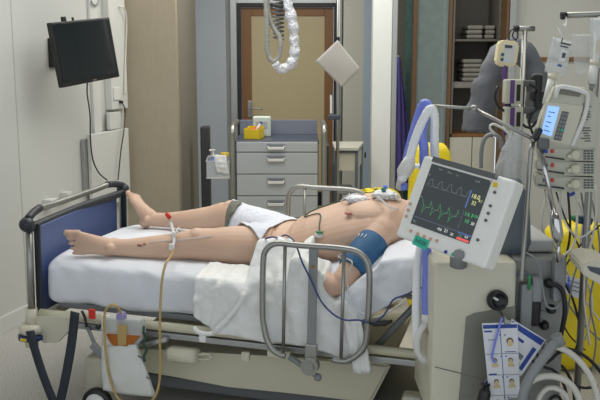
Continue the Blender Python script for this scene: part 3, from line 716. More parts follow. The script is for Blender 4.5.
# --- drawer dresser against the back
YD = 6.0
dx0 = at(235.5, 150, YD).x; dx1 = at(318.5, 150, YD).x; zt = at(275, 140.5, YD).z
ds = thing('supply_trolley', 'grey four-drawer supply trolley with tubular corner handles, behind the bed', 'trolley', ((dx0+dx1)/2, YD+.25, 0))
b = MB(); b.box2((dx0, YD, .12), (dx1, YD+.5, zt-.03), .004); part(b, 'cabinet_body', 'bluegrey', ds)
b = MB(); b.box2((dx0-.004, YD-.012, zt-.028), (dx1+.004, YD+.5, zt), .006); part(b, 'worktop', 'topblue', ds)
b = MB(); b.box2((dx0, YD+.46, zt), (dx1, YD+.475, at(275, 120, YD+.46).z), .002); part(b, 'rear_guard', mat('guard_panel', (124, 130, 144), .3), ds)
ys = [141.6, 152.3, 174.2, 196, 218, 262]
hy = [147, 158.7, 181, 203, 225]
for k in range(5):
    z1 = at(275, ys[k]+.4, YD-.018).z; z0 = at(275, ys[k+1]-.4, YD-.018).z
    b = MB(); b.box2((dx0+.008, YD-.018, z0), (dx1-.006, YD-.001, z1), .004); dw = part(b, 'drawer', 'drawer', ds)
    hx = at(276, hy[k], YD-.02); hw = .062
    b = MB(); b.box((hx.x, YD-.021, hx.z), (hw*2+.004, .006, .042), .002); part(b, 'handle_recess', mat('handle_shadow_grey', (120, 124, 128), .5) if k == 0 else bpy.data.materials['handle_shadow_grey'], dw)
    b = MB(); b.tube([(hx.x-hw+.005, YD-.022, hx.z+.004), (hx.x-hw+.006, YD-.045, hx.z-.004), (hx.x+hw-.006, YD-.045, hx.z-.004), (hx.x+hw-.005, YD-.022, hx.z+.004)], .006, spline=False); b.box((hx.x, YD-.047, hx.z-.007), (hw*2-.006, .008, .02), .003); part(b, 'drawer_handle', 'white', dw)
for s, x in ((-1, dx0-.02), (1, dx1+.04)):
    b = MB(); b.tube([(x, YD-.01, .14), (x, YD-.01, zt-.05), (x, YD-.01, zt+.06), (x, YD+.03, zt+.09), (x, YD+.1, zt+.10), (x, YD+.46, zt+.10)], .020, n=10, step=.02); part(b, 'push_bar', 'steel', ds)
b = MB(); b.box2((dx1+.062, YD+.03, .3), (dx1+.077, YD+.45, zt-.04), .004); b.box2((dx1, YD+.2, .5), (dx1+.065, YD+.24, .6), 0); part(b, 'side_tray', 'topblue', ds)
for x in (dx0+.05, dx1-.05):
    for y in (YD+.06, YD+.44):
        b = MB(); b.lathe([(.03, -.014), (.05, -.014), (.055, 0), (.05, .014), (.03, .014)], (x, y, .056), (1, 0, 0)); b.box((x, y, .105), (.03, .05, .03), .004); part(b, 'caster', 'black', ds)
# things on the trolley
def y_on(px, py): return at(px, py, YD+.2)
c = at(254, 131, YD+.15)
t = thing('yellow_tray', 'small yellow open tray holding a few syringes on the trolley top', 'tray', (c.x, c.y, zt))
b = MB(); X0 = Matrix.Translation((c.x, c.y, zt+.001)) @ Matrix.Rotation(R(-12), 4, 'Z')
b.X = X0
for q_ in (((-.06, -.06, 0), (.06, .06, .004)), ((-.06, -.06, 0), (.06, -.055, .07)), ((-.06, .055, 0), (.06, .06, .085)), ((-.06, -.06, 0), (-.055, .06, .075)), ((.055, -.06, 0), (.06, .06, .075))): b.box2(*q_, .001)
part(b, 'tray', 'yellow_bin', t)
b = MB(X0); b.cyl((-.035, -.03, .05), (.02, .0, .075), .010); single(b, 'ampoule_box', 'red', 'small red capped tube lying in the yellow tray', 'tube')
b = MB(X0); b.cyl((.0, -.02, .03), (.05, .0, .11), .008); s0 = single(b, 'syringe', 'white', 'white syringe with a blue end leaning in the yellow tray', 'syringe')
b = MB(X0); b.cyl((.05, .0, .11), (.056, .002, .12), .011); part(b, 'plunger', 'blue', s0)
c = at(262, 132, YD+.3); b = MB(); b.box((c.x, c.y, zt+.075), (.13, .09, .148), .01); tb = single(b, 'tissue_pack', mat('pale_green_pack', (206, 216, 208), .6, var=.1, scale=20, bump=.4, bscale=30), 'pale green and white pack of wipes behind the yellow tray', 'pack')
b = MB(); b.box((c.x, c.y-.047, zt+.09), (.08, .003, .05), .001); part(b, 'print', 'drawer', tb)
# wire basket with sanitiser hanging on the trolley's left side
bx = at(220, 163, YD+.05); W_, H_ = .14, .13
t = thing('wire_basket', 'clear basket hanging from the left handle of the trolley', 'basket', (bx.x, bx.y, bx.z-.1))
b = MB(); x0, x1, y0, y1, z0, z1 = bx.x-.09, bx.x+.075, YD-.02, YD+.1, bx.z-.10, bx.z+.02
for a_, c_ in (((x0, y0, z0), (x1, y1, z0+.004)), ((x0, y0, z0), (x1, y0+.003, z1)), ((x0, y1-.003, z0), (x1, y1, z1+.03)), ((x0, y0, z0), (x0+.003, y1, z1+.02)), ((x1-.003, y0, z0), (x1, y1, z1+.02))): b.box2(a_, c_, 0)
part(b, 'basket_wall', 'clear_more', t)
b = MB(); b.tube([(x0, y0, z1), (x1, y0, z1), (x1, y1, z1+.02), (x0, y1, z1+.02), (x0, y0, z1)], .004, n=6, spline=False); b.tube([(x0, y0, z0), (x1, y0, z0), (x1, y1, z0), (x0, y1, z0), (x0, y0, z0)], .004, n=6, spline=False); b.tube([(x1, YD+.05, z1), (dx0-.02, YD-.01, z1+.05)], .006, n=6, spline=False)
part(b, 'basket_rim', 'white', t)
b = MB(); c = Vector((x0+.045, YD+.04, z0+.005)); b.lathe([(.028, 0), (.030, .01), (.030, .10), (.022, .12), (.012, .128), (.012, .14)], c); sb = single(b, 'sanitiser_bottle', mat('blue_gel', (120, 146, 214), .2, alpha=.85), 'blue gel bottle with white pump standing in the hanging basket', 'bottle')
b = MB(); b.lathe([(.014, .138), (.014, .155), (.005, .157), (.005, .185)], c); b.box((c.x-.008, c.y, c.z+.188), (.045, .014, .012), .004); part(b, 'pump_top', 'white', sb)
b = MB(); G = []
for i in range(13):
    row = []
    for j in range(15):
        u, v = i/12, j/14
        row.append((x0+.055+u*.085+.02*v, y0-.003-.012*math.sin(v*PI)-abs(nz((u*3, v*4, 1)))*.012, z1+.045-v*.13+nz((u*2, v*3, 5), 1, .01)))
    G.append(row)
b.solid(G, .004); single(b, 'white_cloth', 'paper', 'crumpled white cloth hanging over the front of the basket', 'cloth')
b = MB(); b.box((x1-.035, y0+.03, z1+.045), (.06, .03, .03), .005); single(b, 'yellow_box', 'yellow_bin', 'small yellow packet at the top right of the hanging basket', 'packet')
# dark upright thing left of the basket
a = at(200, 127, 6.9); c = at(209.5, 190, 6.9)
b = MB(); b.box2((a.x, 6.9, .05), (c.x, 7.05, a.z), .01); single(b, 'dark_upright_panel', 'concrete', 'narrow dark upright cover standing beside the taupe column', 'panel')
# small table trolley on the right of the dresser
YT = 6.5
tx0 = at(336, 150, YT).x; tx1 = at(357, 150, YT).x; z = at(350, 149, YT).z
t = thing('side_table', 'small pale side table with dark blue frame between trolley and pillar', 'table', ((tx0+tx1)/2, YT+.3, 0))
pa, pb, pc, pd = (tx0-.01, YT, z-.012), (tx1+.01, YT, z-.012), (tx1+.09, YT+.5, z-.012), (tx0-.01, YT+.5, z-.012)
b = MB(); b.prism([pa, pb, pc, pd], (0, 0, .02)); part(b, 'table_top', mat('table_laminate', (196, 194, 180), .35), t)
b = MB(); b.prism([(p[0]+.003*s, p[1]+.003, z-.03) for p, s in ((pa, 1), (pb, -1), (pc, -1), (pd, 1))], (0, 0, .017)); part(b, 'top_edge', 'topblue', t)
b = MB(); b.prism([(pa[0]+.012, YT+.02, z-.17), (pb[0]-.014, YT+.02, z-.17), (pc[0]-.02, YT+.47, z-.17), (pd[0]+.012, YT+.47, z-.17)], (0, 0, .138)); dw = part(b, 'drawer', 'cream', t)
for q_ in ((tx0, YT+.01), (tx1, YT+.01), (tx1+.07, YT+.48), (tx0, YT+.48)):
    b = MB(); b.box2((q_[0]-.012, q_[1]-.002, .01), (q_[0]+.012, q_[1]+.02, z-.031), .003); part(b, 'leg', 'bluegrey', t)
b = MB(); b.box2((tx0, YT+.03, z-.36), (tx1-.01, YT+.46, z-.345), .003); part(b, 'shelf', 'grey', t)
b = MB(); b.box2((tx0+.01, YT+.05, .02), (tx1-.02, YT+.4, z-.45), .01); single(b, 'blue_box', mat('dark_blue_box', (36, 62, 88), .5), 'dark blue box under the shelf of the small side table', 'box')
b = MB(); c = at(365, 155, YT+.28); b.torus((c.x+.002, c.y, c.z), (1, 0, 0), .02, .006, 16, 6); part(b, 'side_knob', 'black', t)
# pole with the diamond sheet
YP = 6.05
pl = thing('stand_pole', 'thin steel upright pole with black clip and dark clamp, right of the door', 'pole', (at(338, 180, YP).x, YP, 0))
xp = at(338, 100, YP).x
b = MB(); b.cyl((xp, YP, .04), (xp, YP, 2.35), .0115); part(b, 'pole', 'steel', pl)
b = MB(); b.lathe([(.12, 0), (.12, .02), (.02, .04)], (xp, YP, .005)); part(b, 'base', 'steel', pl)
c = at(334, 117, YP); b = MB(); b.box((c.x, YP-.01, c.z), (.085, .04, .035), .006); part(b, 'clamp', 'topblue', pl)
c = at(331, 105, YP); b = MB(); b.box((c.x, YP-.01, c.z), (.016, .02, .12), .004); part(b, 'white_holder', 'white', pl)
c = at(338, 39.5, YP-.02); b = MB(); b.box((c.x, YP-.014, c.z+.004), (.022, .022, .028), .003); part(b, 'clip', 'black', pl)
P = [at(337.5, 40, YP-.030), at(360.5, 69, YP-.04), at(342, 87.5, YP-.032), at(315.5, 61, YP-.036)]
b = MB(); G = [[(P[0].lerp(P[1], i/12)).lerp(P[3].lerp(P[2], i/12), j/12)+Vector((0, -.012*math.sin(PI*i/12)*math.sin(PI*j/12)-.004, 0)) for j in range(13)] for i in range(13)]
b.solid(G, .0012); single(b, 'paper_sheet', mat('diamond_paper', (196, 192, 186), .5, alpha=.82), 'square white sheet hanging as a diamond from the black clip on the pole', 'paper')
# purple gown in the recess
b = MB(); G = []
g0 = at(397, 57, 7.62); g1 = at(411, 172, 7.62)
for i in range(17):
    row = []
    for j in range(30):
        u, v = i/16, j/29; wd = .03+.12*min(1, v*1.8); cx = g0.x+.012+.05*min(1, v*1.2)
        row.append((cx+(u-.5)*wd, 7.62-.03*math.sin(u*PI)+.012*math.sin(u*22+v*3), lerp(g0.z, g1.z-.15, v)))
    G.append(row)
b.solid(G, .006); single(b, 'hanging_gown', 'purple', 'purple gown hanging in the dark gap behind the white pillar', 'gown')
b = MB(); b.cyl((g0.x+.012, 7.62, g0.z), (g0.x+.012, 7.9, g0.z+.02), .008); b.ball((g0.x+.012, 7.605, g0.z+.004), .014); single(b, 'coat_hook', 'steel', 'steel hook holding the purple gown', 'hook')
# yellow bags behind the bed head
def blob_bag(c, r, seed, name, m, label, cat, n=26, pw_=3.5, tie=False):
    b = MB(); G = []
    for i in range(n+1):
        row = []; th = PI*i/n
        for j in range(n+1):
            ph = 2*PI*j/n; cs, sn = math.cos(ph), math.sin(ph)
            k = (abs(cs)**pw_+abs(sn)**pw_)**(-1/pw_)
            sp = math.sin(th); sp = abs(sp)**.4; cz = math.cos(th); cz = abs(cz)**.6*(1 if cz > 0 else -1)
            d = Vector((cs*k*sp, sn*k*sp, cz)); w = 1+noise.noise(Vector((cs*2, sn*2, cz*2+seed)))*.08+abs(noise.noise(Vector((cs*5, sn*5, cz*4+seed))))*.07*(1 if j < n else 1)
            row.append((c[0]+d.x*r[0]*w, c[1]+d.y*r[1]*w, c[2]+d.z*r[2]*(1+(w-1)*.4)))
        G.append(row)
    b.grid(G); bmesh.ops.remove_doubles(b.bm, verts=b.bm.verts, dist=.001)
    return single(b, name, m, label, cat)
c = at(378, 186.5, 5.35)
blob_bag((c.x+.0, 5.35, c.z/2-.01), (.16, .15, c.z/2-.01), 1, 'yellow_waste_bag', 'yellow', 'yellow waste bag standing low behind the bed below the white pillar', 'bag')
c = at(432, 144, 5.0); blob_bag((c.x, 5.0, (c.z)/2), (.13, .13, c.z/2), 4, 'yellow_waste_bag', 'yellow', 'tall yellow waste bag seen behind the breathing tubes', 'bag')
c = at(556, 224, 4.2); d_ = at(615, 340, 4.2)
blob_bag(((at(545, 280, 4.2).x+at(610, 280, 4.2).x)/2, 4.25, (c.z)/2+.0), (.17, .15, c.z/2), 8, 'yellow_waste_bag', 'yellow', 'large yellow waste bag behind the cables at the far right', 'bag')
# --- hoses coming down from the ceiling
YH = 4.6
h = lambda px, py, dy=0: at(px, py, YH+dy)
def hc(px, dy=0): q_ = h(px, -30, dy); return Vector((q_.x, q_.y, 2.895))
b = MB(); b.tube([hc(266.5), h(266.5, -30), h(266, 0), h(266.5, 15), h(267, 30), h(267, 45), h(269, 57), h(274, 61.5), h(279, 56), h(280.5, 44), h(279, 36, .01), h(274, 28, .02), h(270, 19, .03), h(267.5, 5, .045), h(267.5, -30, .05), hc(267.5, .05)], .0135, n=10, step=.0045, rib=.12, ribp=.011)
for v in b.bm.verts: pass
single(b, 'ceiling_hose', 'tube_grey', 'grey corrugated hose hanging from the ceiling in a narrow loop', 'hose')
b = MB(); b.tube([hc(287.5, -.02), h(287.5, -30, -.02), h(287.5, 0, -.02), h(290, 12, -.02), h(293.5, 30, -.02), h(294.5, 45, -.02), h(294, 58, -.02), h(288, 67, -.02), h(280, 69, -.02), h(275, 63.5, -.03)], lambda t: .026+.003*math.sin(t*43)+.0025*math.sin(t*151), n=16, step=.007)
for v in b.bm.verts: v.co += Vector((noise.noise(v.co*60), noise.noise(v.co*60+Vector((5, 5, 5))), noise.noise(v.co*60+Vector((9, 1, 2)))))*.006
single(b, 'wrapped_hose', 'foil', 'thick hose in a crinkled silver sleeve hanging from the ceiling in a U', 'hose')
b = MB(); pts = []
for k in range(110):
    a = k*.75; pts.append(h(278.5, -15+k*.50, .03)+Vector((math.cos(a)*.028, math.sin(a)*.02, 0)))
b.tube(pts, .005, n=6, spline=False); single(b, 'coiled_lead', 'midgrey', 'dark coiled lead hanging between the ceiling hoses', 'cable')
# ================================================================ VENTILATOR AND ITS SCREEN
YV = 2.86
vb0 = at(433, 300, YV); vx0 = vb0.x; vx1 = at(516, 300, YV).x; ztv = at(470, 262, YV).z
vent = thing('ventilator', 'tall cream and grey ventilator cabinet beside the bed head, right of the rail', 'ventilator', ((vx0+vx1)/2, YV+.2, 0))
zv0 = .30; vd = .42
b = MB(); b.box2((vx0, YV, zv0), (vx1, YV+vd, ztv), .014); part(b, 'body', 'cream', vent)
P = [(466, 317), (474, 313), (515, 306), (515, 430), (456, 430)]
b = MB(); b.prism([at(px, py, YV-.0012) for px, py in P], (0, -.003, 0)); part(b, 'lower_panel', mat('panel_grey', (128, 127, 118), .45), vent)
b = MB(); b.prism([at(434.5, 366.4, YV-.001), at(514, 386.5, YV-.001), at(514, 387, YV-.001), at(434.5, 366.9, YV-.001)], (0, -.0035, 0)); part(b, 'panel_seam', 'midgrey', vent)
c = at(497, 301, YV-.02); b = MB(); b.lathe([(.034, 0), (.036, .008), (.034, .03), (.026, .036), (.026, .03), (.008, .028)], (c.x, YV-.001, c.z), (.15, -1, .1), 28); kn = part(b, 'filter_knob', 'black', vent)
b = MB(); b.box((c.x-.008, YV-.034, c.z+.012), (.02, .006, .008), .002, Matrix.Rotation(R(30), 3, 'Y')); part(b, 'knob_mark', 'white', kn)
# top shelf block and right hand module
sx1 = at(562, 280, YV+.1).x
b = MB(); q0 = at(505, 246, YV+.38); 
b.box2((vx1-.14, YV+.14, ztv+.001), (sx1-.02, YV+.44, ztv+.045), .008); part(b, 'top_tray', mat('light_grey_tray', (176, 178, 174), .45), vent)
b = MB(); b.box2((vx1+.001, YV+.05, zv0), (sx1, YV+.40, ztv-.002), .008); part(b, 'side_module', mat('side_grey', (142, 144, 140), .5), vent)
for px, w_, py0, py1, dz in ((524, .05, 283, 330, 0), (535, .045, 276, 300, 0), (557, .05, 255, 300, 0)):
    a = at(px-4, py0, YV+.03); c = at(px+5, py1, YV+.03)
    b = MB(); b.box2((a.x, YV+.0, c.z), (c.x, YV+.045, a.z), .006); part(b, 'rail_clamp', 'grey', vent)
a = at(528, 300, YV+.04); c = at(539, 325, YV+.04); b = MB(); b.box2((a.x, YV+.02, c.z), (c.x, YV+.049, a.z), .008); part(b, 'connector_block', 'black', vent)
a = at(540, 303, YV+.04); c = at(546, 322, YV+.04)
for k in range(3):
    z = lerp(a.z, c.z, k/2); b = MB(); b.box((a.x+.008, YV+.044, z), (.02, .012, .012), .003); part(b, 'terminal', 'grey', vent)
b = MB(); c = at(533, 282, YV+.02); b.cyl((c.x-.02, YV-.005, c.z-.02), (c.x-.02, YV-.005, c.z+.03), .005); part(b, 'gas_fitting', 'green', vent)
for px, py in ((550, 284), (552, 310), (545, 326), (536, 340)):
    c = at(px, py, YV+.03); b = MB(); b.lathe([(.016, 0), (.018, .01), (.012, .03), (.008, .032)], (c.x, YV+.05, c.z), (0, -1, 0), 14); part(b, 'port', 'black', vent)
b = MB(); b.box2((vx0+.02, YV+.04, .11), (vx1+.1, YV+.38, zv0-.001), .02); part(b, 'pedestal', 'midgrey', vent)
for x in (vx0+.03, vx1+.08):
    for y in (YV+.04, YV+.36):
        b = MB(); b.lathe([(.03, -.012), (.048, -.012), (.052, 0), (.048, .012), (.03, .012)], (x, y, .053), (1, 0, 0)); b.box((x, y, .1), (.03, .05, .04), .004); part(b, 'caster', 'black', vent)
# --- screen unit
TL, TR_, BR_, BL_ = at(421.5, 154, 2.90), at(513.5, 179.5, 2.64), at(486.5, 270, 2.585), at(397, 236, 2.845)
MX = frame((TL+TR_+BR_+BL_)/4, (TR_-TL)+(BR_-BL_), (TL-BL_)+(TR_-BR_)); mw = ((TR_-TL).length+(BR_-BL_).length)/2; mh = ((TL-BL_).length+(TR_-BR_).length)/2
mo = thing('ventilator_screen', 'white framed monitor tilted on the ventilator showing grey and green waveforms', 'monitor', MX.to_translation()-Vector((0, 0, mh/2)))
b = MB(MX); b.box((0, 0, -.035), (mw, mh, .07), .012, seg=3); part(b, 'housing', 'monwhite', mo)
b = MB(MX); b.box((0, -.01, -.085), (mw*.75, mh*.72, .04), .02); b.cyl((.02, -.10, -.08), (.02, -.17, -.12), .03); part(b, 'rear_cover', 'grey', mo)
def mxy(px, py):
    """screen-plane coordinates of a pixel"""
    o = MX.inverted() @ Vector((0, 0, ZC)); p = MX.inverted() @ at(px, py, 2.7); d = p-o; k = -o.z/d.z; r = o+d*k; return (r.x, r.y)
S = [mxy(431, 163.5), mxy(491, 180.5), mxy(470, 244.5), mxy(411.5, 223.5)]
sx = (S[0][0]+S[3][0])/2, (S[1][0]+S[2][0])/2; sy = (S[2][1]+S[3][1])/2, (S[0][1]+S[1][1])/2
b = MB(MX); b.box(((sx[0]+sx[1])/2, (sy[0]+sy[1])/2, .0006), (sx[1]-sx[0], sy[1]-sy[0], .002), .0005); scr = part(b, 'screen', 'screen', mo)
b = MB(MX); b.box(((sx[0]+sx[1])/2+.006, sy[1]+.016, .001), (sx[1]-sx[0]+.02, .019, .003), .001); part(b, 'title_bar', 'midgrey', mo)
text('ventilator', .010, MX @ Matrix.Translation((sx[0]+.05, sy[1]+.016, .0028)), 'tr_dim', mo, 'lettering') if False else None
SW, SH = sx[1]-sx[0], sy[1]-sy[0]
def spt(u, v, z=.0022): return (sx[0]+u*SW, sy[0]+v*SH, z)
def trace(fn, u0, u1, v, amp, m, name, w=.0011, n=150):
    b = MB(MX); pts = [spt(lerp(u0, u1, k/n), v+fn(k/n)*amp) for k in range(n+1)]
    for p, q in zip(pts, pts[1:]):
        p = Vector(p); q = Vector(q); d = (q-p).normalized(); s_ = Vector((-d.y, d.x, 0))*w/2
        b.face([b.v(p-s_), b.v(q-s_), b.v(q+s_), b.v(p+s_)])
    part(b, name, m, scr, fix=False)
def resp(t): 
    x = (t*4.2) % 1; return (1-math.exp(-x*14))*.8 if x < .35 else .8*math.exp(-(x-.35)*11)
def flow(t):
    x = (t*4.2) % 1; return .9*math.exp(-x*5) if x < .35 else -1.1*math.exp(-(x-.35)*6)
trace(resp, .06, .74, .66, .14, 'tr_dim', 'pressure_trace')
trace(flow, .06, .70, .33, .12, 'tr_green', 'flow_trace', .0009)
trace(lambda t: 0, .06, .74, .655, 0, 'tr_dim', 'axis_line', .0005, 2); trace(lambda t: 0, .06, .70, .33, 0, 'tr_dim', 'axis_line', .0005, 2)
b = MB(MX); b.box2(spt(.0, .115, .0018), spt(1, .135, .0024), 0); b.box2(spt(.75, .16, .0018), spt(.765, .46, .0024), 0); part(b, 'divider', 'screen_bar', scr)
b = MB(MX); b.box2(spt(.75, .50, .0018), spt(.765, .78, .0024), 0); b.box2(spt(.78, .105, .0018), spt(.99, .125, .0024), 0); part(b, 'blue_bar', 'tr_blue', scr)
b = MB(MX); b.box2(spt(.79, .01, .0018), spt(.985, .045, .0024), 0); part(b, 'alarm_bar', 'tr_red', scr)
def stext(s, u, v, size, m): text(s, size, MX @ Matrix.Translation(spt(u, v, .0024)), m, scr, 'reading', .0002)
stext('18.0', .855, .70, .020, 'tr_yel'); stext('32', .86, .60, .018, 'tr_yel'); stext('8.1', .95, .66, .012, 'tr_yel')
stext('14.1', .85, .41, .020, 'tr_green'); stext('5.06', .95, .42, .013, 'tr_green'); stext('10', .85, .31, .018, 'tr_green'); stext('30', .95, .30, .014, 'tr_white')
stext('21', .60, .07, .016, 'tr_white'); stext('450', .49, .06, .012, 'tr_white'); stext('20', .70, .05, .012, 'tr_white'); stext('1:2', .83, .07, .010, 'tr_green'); stext('0.9', .93, .08, .010, 'tr_white')
stext('PC', .06, .05, .012, 'tr_dim'); stext('Paw', .18, .95, .009, 'tr_dim'); stext('Flow', .34, .94, .009, 'tr_dim'); stext('Vt', .47, .93, .009, 'tr_dim'); stext('16:20', .80, .93, .009, 'tr_dim')
stext('20', .03, .82, .008, 'tr_dim'); stext('60', .03, .45, .008, 'tr_dim')
for k, (px, py) in enumerate(((410.5, 204), (408.5, 210.2), (406.5, 216.4), (411, 231), (418, 234), (424.5, 236.5), (430.5, 239), (437, 241))):
    x, y = mxy(px, py); b = MB(MX); b.lathe([(.0058, 0), (.0058, .004), (.004, .006)], (x, y, 0), n=14); part(b, 'button', 'button', mo)
for px, py in ((495, 192.5), (490.5, 206), (488.5, 213.5), (486, 220.5), (478, 240)):
    x, y = mxy(px, py); b = MB(MX); b.lathe([(.0052, 0), (.0052, .004), (.004, .005)], (x, y, 0), n=14); part(b, 'grey_key', 'midgrey', mo)
for px, py, m, r in ((495.5, 185, 'yellow_bin', .0085), (491.5, 181.5, 'button', .004), (446, 252, 'blue', .006), (453, 254.5, 'teal_label', .006)):
    x, y = mxy(px, py); b = MB(MX); b.box((x, y, .002), (r*1.8, r*1.8, .004), .0015); part(b, 'coloured_key', m, mo)
x, y = mxy(460, 255); b = MB(MX); b.lathe([(.017, 0), (.017, .012), (.015, .018), (.013, .019)], (x, y, 0), n=28); part(b, 'rotary_knob', 'grey', mo)
x, y = mxy(421, 242.5); b = MB(MX); b.box((x, y, .0008), (.062, .034, .0016), .0005, Matrix.Rotation(R(-3), 3, 'Z')); lb = part(b, 'name_sticker', 'teal_label', mo)
text('H55B', .020, MX @ Matrix.Translation((x, y, .0022)) @ Matrix.Rotation(R(-3), 4, 'Z'), 'label_dark' if 'label_dark' in M else 'ipv', lb, 'lettering', .0003)
b = MB(MX); b.box((sx[1]+.012, sy[1]+.018, .002), (.012, .012, .003), .002); part(b, 'corner_key', 'grey', mo)
# plastic-wrapped arm behind the screen
b = MB(); b.loft([(at(500, 270, 3.02), .07, .03), (at(512, 240, 3.0), .07, .035), (at(514, 200, 3.0), .055, .03), (at(512, 180, 3.0), .03, .025)], n=14, up=(0, 1, 0)); part(b, 'support_arm', 'bluegrey', vent)
b = MB(); b.box2(at(478, 276, YV+.02), at(522, 266, YV+.12), .008); part(b, 'screen_foot', 'bluegrey', vent)
def crumple(poly_c, rx, rz, name, m, label, cat, seed, tilt=0, n=22):
    b = MB(); G = []; c = Vector(poly_c)
    for i in range(n+1):
        row = []
        for j in range(n+1):
            a = 2*PI*j/n; v = i/n; k = .25+.75*math.sin(min(1, v*1.3)*PI*.5); w = 1+noise.noise(Vector((math.cos(a)*2, math.sin(a)*2, v*5+seed)))*.35
            p = Vector((math.cos(a)*rx*k*w+tilt*v, math.sin(a)*rx*.5*k*w, rz*(.5-v)))
            row.append(c+p)
        G.append(row)
    b.grid(G); bmesh.ops.remove_doubles(b.bm, verts=b.bm.verts, dist=.0008)
    return single(b, name, m, label, cat, fix=True)
crumple(at(515, 172, 3.05), .07, .32, 'plastic_wrap', 'wrap', 'crumpled clear plastic wrap hanging above and behind the monitor', 'wrap', 3, -.03)
# --- breathing tubes and their support arm
b = MB(); j1 = at(474, 108.5, 2.95); j2 = at(531, 138, 2.85); j0 = at(429, 105.5, 3.0); j3 = at(531.5, 140, 2.85)
arm = thing('tube_support_arm', 'jointed steel arm reaching over the monitor to hold the breathing tubes', 'arm', at(530, 280, 2.85))
b.cyl(j0, j1, .0055); part(b, 'front_rod', 'steel', arm)
b = MB(); b.cyl(j1, j2, .0065); part(b, 'middle_rod', 'steel', arm)
b = MB(); b.ball(j1, .013); part(b, 'joint', 'steel', arm)
b = MB(); b.tube([j2, at(534, 142, 2.85), at(531, 152, 2.85), at(524.5, 240, 2.85), at(521.5, 282, 2.85)], .0085, step=.02); part(b, 'upright_rod', 'steel', arm)
b = MB(); b.box(at(537, 134, 2.85), (.022, .03, .045), .007, Matrix.Rotation(R(25), 3, 'Y')); part(b, 'locking_knob', 'black', arm)
b = MB(); b.box(at(433, 107, 2.99), (.035, .02, .018), .005); part(b, 'tube_holder', 'steel', arm)
T = lambda px, py, y=2.98: at(px, py, y)
b = MB(); b.tube([T(407, 160, 3.0), T(413, 135, 3.0), T(420, 112, 3.0), T(424.5, 103.5, 2.99), T(427.5, 108, 2.98), T(422, 132, 2.97), T(424, 148, 2.97), T(424, 165, 2.98), T(426, 200, 3.0), T(427, 250, 3.02), T(426, 300, 3.0), T(427.5, 316, 2.98)], .0165, n=12, step=.0045, rib=.05, ribp=.01)
single(b, 'breathing_tube', 'tube_blue', 'blue corrugated breathing tube arching over the steel arm and passing behind the monitor', 'tube')
b = MB(); b.tube([T(402, 180, 2.98), T(408, 165, 2.96), T(415, 140, 2.96), T(424, 118, 2.96), T(431, 109, 2.96), T(434.5, 118, 2.97), T(434.5, 140, 2.99), T(434, 180, 3.02), T(424, 230, 3.05), T(418, 262, 3.04), T(416.5, 290, 3.02), T(416, 325, 3.0), T(418, 350, 3.0), T(426, 361, 3.0), T(440, 366, 3.0)], .0155, n=12, step=.0045, rib=.05, ribp=.01)
single(b, 'breathing_tube', 'tube_white', 'white corrugated breathing tube running down beside the blue one to the ventilator', 'tube')
b = MB(); c = T(409, 160, 3.0); e = T(400, 188, 3.05)
b.loft([(T(410.5, 158, 2.95), .018, .018), (T(408, 165, 2.96), .026, .026), (T(404, 172, 2.98), .026, .026), (T(402, 178, 2.99), .016, .016), (T(399, 188, 3.02), .013, .013)], n=14)
yp = single(b, 'tube_connector', 'white', 'white plastic connector joining the two breathing tubes above the chest', 'connector')
b = MB(); b.cyl(T(404, 184, 2.99), T(404.5, 190, 2.99), .012); part(b, 'blue_cap', 'tube_blue', yp)
b = MB(); b.cyl(T(427.5, 314, 2.98), T(427.5, 322, 2.98), .02, .024); b.tube([T(427.5, 321, 2.98), T(420, 332, 2.98), T(417, 344, 2.98), T(419, 354, 2.98), T(428, 362, 2.98)], .013); single(b, 'elbow_pipe', 'white', 'grey elbow pipe at the lower end of the blue breathing tube', 'pipe')
b = MB(); b.lathe([(.016, -.02), (.018, 0), (.012, .02)], T(432.5, 331, 2.95), (0, -.5, 1)); wt = single(b, 'water_trap', 'brass', 'small brass fitting with red tip below the blue tube', 'fitting')
b = MB(); b.cyl(T(431.5, 336, 2.94), T(431.5, 347, 2.94), .004); part(b, 'red_tip', 'red', wt)
# instruction cards
def card(P, y, th, name, label, group=None):
    b = MB(); p = [at(a, c, y) for a, c in P]; b.prism(p, (0, .003, 0)); return single(b, name, 'card', label, 'card', group), p
YC = YV-.10
c1, p1 = card([(484, 384), (513, 340), (530, 352), (500, 412)], YC+.03, 0, 'instruction_card', 'white laminated card with blue border, rearmost and lowest of the three by the ventilator')
c2, p2 = card([(512, 319), (546, 340), (521, 376), (495, 352)], YC+.012, 0, 'instruction_card', 'tilted white laminated card with blue header, right of the card with portraits')
c3, p3 = card([(482, 323.5), (517.5, 322.5), (521, 425), (492.5, 426)], YC, 0, 'instruction_card', 'upright white card with four blue-ruled rows of small head and shoulders drawings')
def onc(c, p, u0, v0, u1, v1, m, name, k=.0012, y=None):
    q_ = lambda u, v: (p[0].lerp(p[1], u)).lerp(p[3].lerp(p[2], u), v)+Vector((0, -.0002, 0))
    b = MB(); b.prism([q_(u0, v0), q_(u1, v0), q_(u1, v1), q_(u0, v1)], (0, -k, 0)); return part(b, name, m, c)
onc(c3, p3, .02, .015, .98, .05, 'blue', 'header_bar')
onc(c3, p3, .04, .07, .26, .085, 'blue', 'rule'); onc(c3, p3, .49, .07, .505, .97, 'blue', 'rule')
for v in (.295, .50, .70, .90): onc(c3, p3, .02, v-.002, .98, v+.002, 'screen_bar', 'rule')
